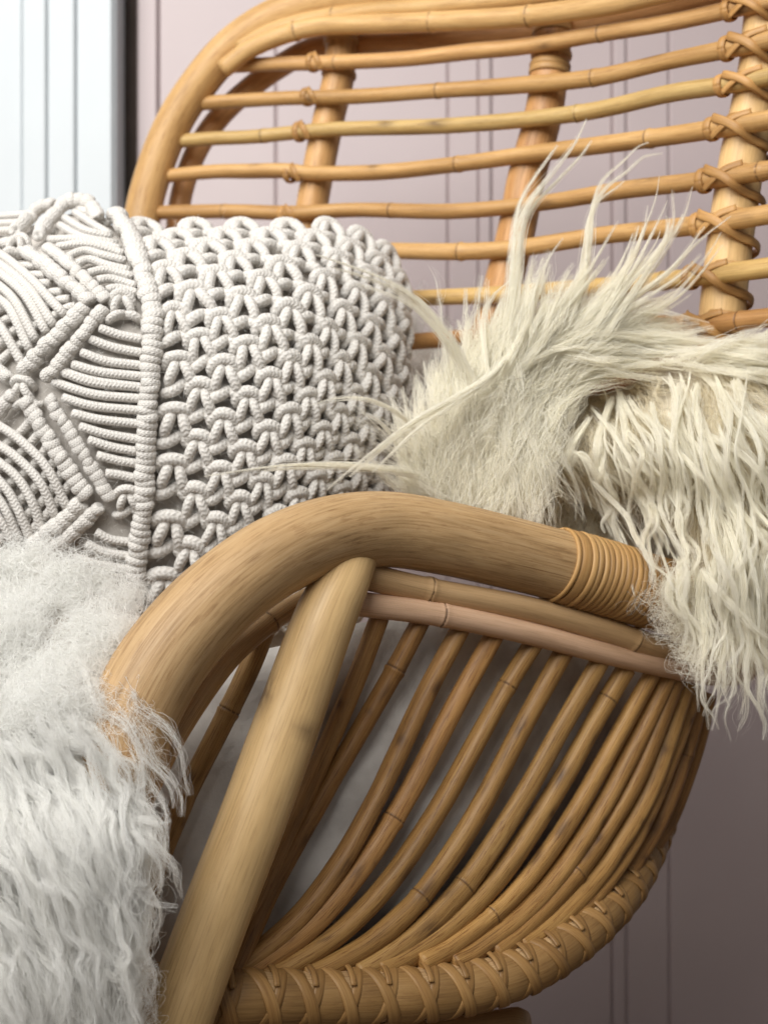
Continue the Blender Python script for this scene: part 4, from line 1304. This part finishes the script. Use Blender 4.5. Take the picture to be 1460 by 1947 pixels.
# ---- fine wavy sheepskin at the front edge of the seat
skin2 = empty('sheepskin', tuple(at(100, 1990, .47)), 'greyish white sheepskin with fine wavy hair hanging below the macrame pillow', 'sheepskin')
Dl = idw([(0, 1060, .575), (230, 1100, .572), (240, 1220, .540), (0, 1250, .54), (260, 1400, .508), (100, 1380, .508), (-80, 1400, .512), (270, 1700, .495), (100, 1700, .488), (-80, 1700, .492), (280, 1950, .495), (100, 1950, .484)])
left_poly = [(-160, 1075), (0, 1065), (120, 1072), (205, 1120), (225, 1200), (222, 1290), (232, 1400), (236, 1520), (232, 1700), (236, 1850), (240, 2010), (100, 2040), (-160, 2030), (-190, 1500)]
blob('hide', left_poly, lambda x, y: Dl(x, y) + .006, .022, M_HIDE2, skin2, .002)
fl_top = field([(0, 1150, .5, -.8), (120, 1120, .6, -.7), (220, 1150, .8, -.2), (100, 1250, .9, .1), (220, 1260, .7, .6), (0, 1300, .9, -.1), (150, 1320, .8, .5)], 70)
fl_hang = field([(0, 1400, .8, .55), (150, 1370, .9, .45), (215, 1310, .5, .85), (60, 1480, .7, .72), (140, 1540, .62, .78), (240, 1460, .3, .95), (230, 1600, .35, .95), (80, 1680, .5, .86), (0, 1800, .45, .9), (170, 1780, .3, .95), (150, 1900, .25, 1), (260, 1750, .1, 1), (310, 1600, .1, 1), (310, 1850, -.2, 1)], 60)
SS, RR = [], []
for args in (
    dict(poly=[(-160, 1080), (0, 1062), (120, 1068), (225, 1115), (245, 1200), (235, 1300), (150, 1370), (-160, 1380)], n_guides=330, per=30, dirf=fl_top, depth=Dl, length=(40, 110), width=.006, frizz=.0026, waves=1.8, lift=.007, jitter=.9, loose=.45, curl=.6, rad=.00008),
    dict(poly=[(-160, 1370), (100, 1340), (225, 1290), (240, 1420), (240, 1700), (245, 1990), (-160, 1990)], n_guides=420, per=36, dirf=fl_hang, depth=Dl, length=(170, 330), width=.0028, frizz=.0008, waves=2.4, lift=.007, jitter=.16, loose=.28, curl=.28, rad=.00007),
    dict(poly=[(-160, 1350), (60, 1340), (200, 1330), (240, 1400), (240, 1650), (-160, 1700)], n_guides=110, per=40, dirf=fl_hang, depth=Dl, length=(240, 380), width=.0026, frizz=.0007, waves=3.0, lift=.011, jitter=.14, loose=.2, curl=.5, rad=.00008, taper=.5),
    dict(poly=[(215, 1270), (242, 1420), (245, 1700), (245, 1960), (215, 1960), (215, 1500)], n_guides=60, per=16, dirf=field([(250, 1350, .3, .95), (260, 1550, .5, .85), (260, 1800, .45, .9)], 120), depth=Dl, length=(50, 120), width=.005, frizz=.0030, waves=2.0, lift=.004, jitter=.8, loose=.5, curl=.7, rad=.00007),
):
    a_, b_ = fleece(**args)
    SS.append(a_); RR.append(b_)
hair_obj('wool', np.concatenate(SS), np.concatenate(RR), M_WOOL2, skin2, 'stuff')
lf = lambda x, y: float(Dl(x, y)) - .011
for L_, n, wd in (([(-40, 1400), (0, 1443), (44, 1487), (88, 1530), (131, 1569), (151, 1608), (204, 1667), (209, 1722)], 90, .0034), ([(97, 1414), (156, 1418), (190, 1462), (224, 1521), (248, 1555), (292, 1550), (312, 1570)], 80, .0032),
                  ([(83, 1501), (160, 1516), (195, 1574), (238, 1618), (243, 1672), (272, 1710), (328, 1720)], 90, .0032), ([(-20, 1500), (0, 1525), (63, 1608), (97, 1667), (136, 1740), (170, 1803), (197, 1878)], 90, .0036),
                  ([(-30, 1540), (39, 1647), (88, 1749), (122, 1827), (146, 1927)], 80, .0036), ([(170, 1290), (195, 1297), (238, 1302), (258, 1331), (264, 1380)], 16, .0012), ([(150, 1250), (160, 1272), (180, 1331), (200, 1382)], 30, .0018),
                  ([(200, 1850), (253, 1886), (260, 1925), (250, 1960)], 30, .0018), ([(100, 1640), (160, 1700), (190, 1790), (240, 1850), (262, 1950)], 70, .0030), ([(-40, 1680), (20, 1760), (60, 1860), (80, 1960)], 80, .0036), ([(20, 1430), (110, 1450), (150, 1500), (190, 1540), (200, 1600)], 60, .0028)):
    lock(L_, lf, n, wd, .0009, 2.0, M_WOOL2, skin2, .6, .00009, .25, m=30, tip=.2)

for k in range(46):
    x = random.uniform(-130, 215); y = random.uniform(1345, 1480) if k < 26 else random.uniform(1480, 1760)
    Lk = random.uniform(230, 400)
    am, wl, ph = random.uniform(8, 18), random.uniform(95, 150), random.uniform(0, 6.28)
    end = min(random.uniform(60, 170), 268 - x)
    pts = []
    for q in range(12):
        u = q / 11
        pts.append((x + end * (u * 1.5 - .5 * u * u) + am * (.65 * math.sin(6.28 * u * Lk / wl + ph) + .35 * math.sin(11.0 * u * Lk / wl + 2 * ph) + .7 * math.sin(3 * u + ph)) * min(1, .25 + u), y + Lk * (.7 * u + .3 * u * u) + am * .5 * math.cos(6.28 * u * Lk / wl + ph)))
    o_ = random.uniform(.009, .018)
    lock(pts, (lambda o_: (lambda a, b: float(Dl(a, b)) - o_))(o_), 30, random.uniform(.0018, .0034), .0005, 2.0, M_WOOL2, skin2, .5, .00009, .1, m=30, tip=.25)
# stray fibres on the cotton cords
fz_n = 5000
cc, rr_ = rng.uniform(-6, 6.6, fz_n), rng.uniform(-1.8, 6, fz_n)
idxs = np.clip(((cc + 7) / 14 * 112).astype(int), 0, 112) * 65 + np.clip(((rr_ + 2) / 9 * 64).astype(int), 0, 64)
base = tabP[idxs] + tabN[idxs] * rng.uniform(.002, .006, fz_n)[:, None] + rng.normal(0, .0025, (fz_n, 3))
d1 = rng.normal(0, 1, (fz_n, 3)) + tabN[idxs] * .9
d1 /= np.linalg.norm(d1, axis=1)[:, None]
d2 = rng.normal(0, 1, (fz_n, 3))
tt = np.linspace(0, 1, 6)
Ls = rng.uniform(.002, .0065, fz_n)
strand = base[:, None, :] + d1[:, None, :] * (tt[None, :, None] * Ls[:, None, None]) + d2[:, None, :] * (tt[None, :, None] ** 2 * .0012)
hair_obj('cord_fuzz', strand, np.full((fz_n, 6), .00004), M_WOOL2, pillow, 'stuff')
# thin pale streak laid on the arm rail
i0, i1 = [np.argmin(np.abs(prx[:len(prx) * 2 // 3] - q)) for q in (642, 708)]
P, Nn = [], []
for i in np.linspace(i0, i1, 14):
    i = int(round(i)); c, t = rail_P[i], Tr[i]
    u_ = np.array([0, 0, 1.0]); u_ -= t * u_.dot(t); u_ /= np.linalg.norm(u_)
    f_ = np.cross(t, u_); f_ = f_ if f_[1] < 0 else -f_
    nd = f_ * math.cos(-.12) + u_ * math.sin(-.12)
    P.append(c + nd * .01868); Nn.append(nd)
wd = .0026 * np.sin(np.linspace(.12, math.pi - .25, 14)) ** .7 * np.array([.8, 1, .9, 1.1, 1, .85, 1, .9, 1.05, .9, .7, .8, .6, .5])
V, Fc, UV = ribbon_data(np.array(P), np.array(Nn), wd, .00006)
M_STREAK = simple_noise_mat('pale_rail_streak', (.58, .48, .47), (.70, .62, .64), 200, .35)
mesh_obj('pale_streak', V, Fc, M_STREAK, rail_o)
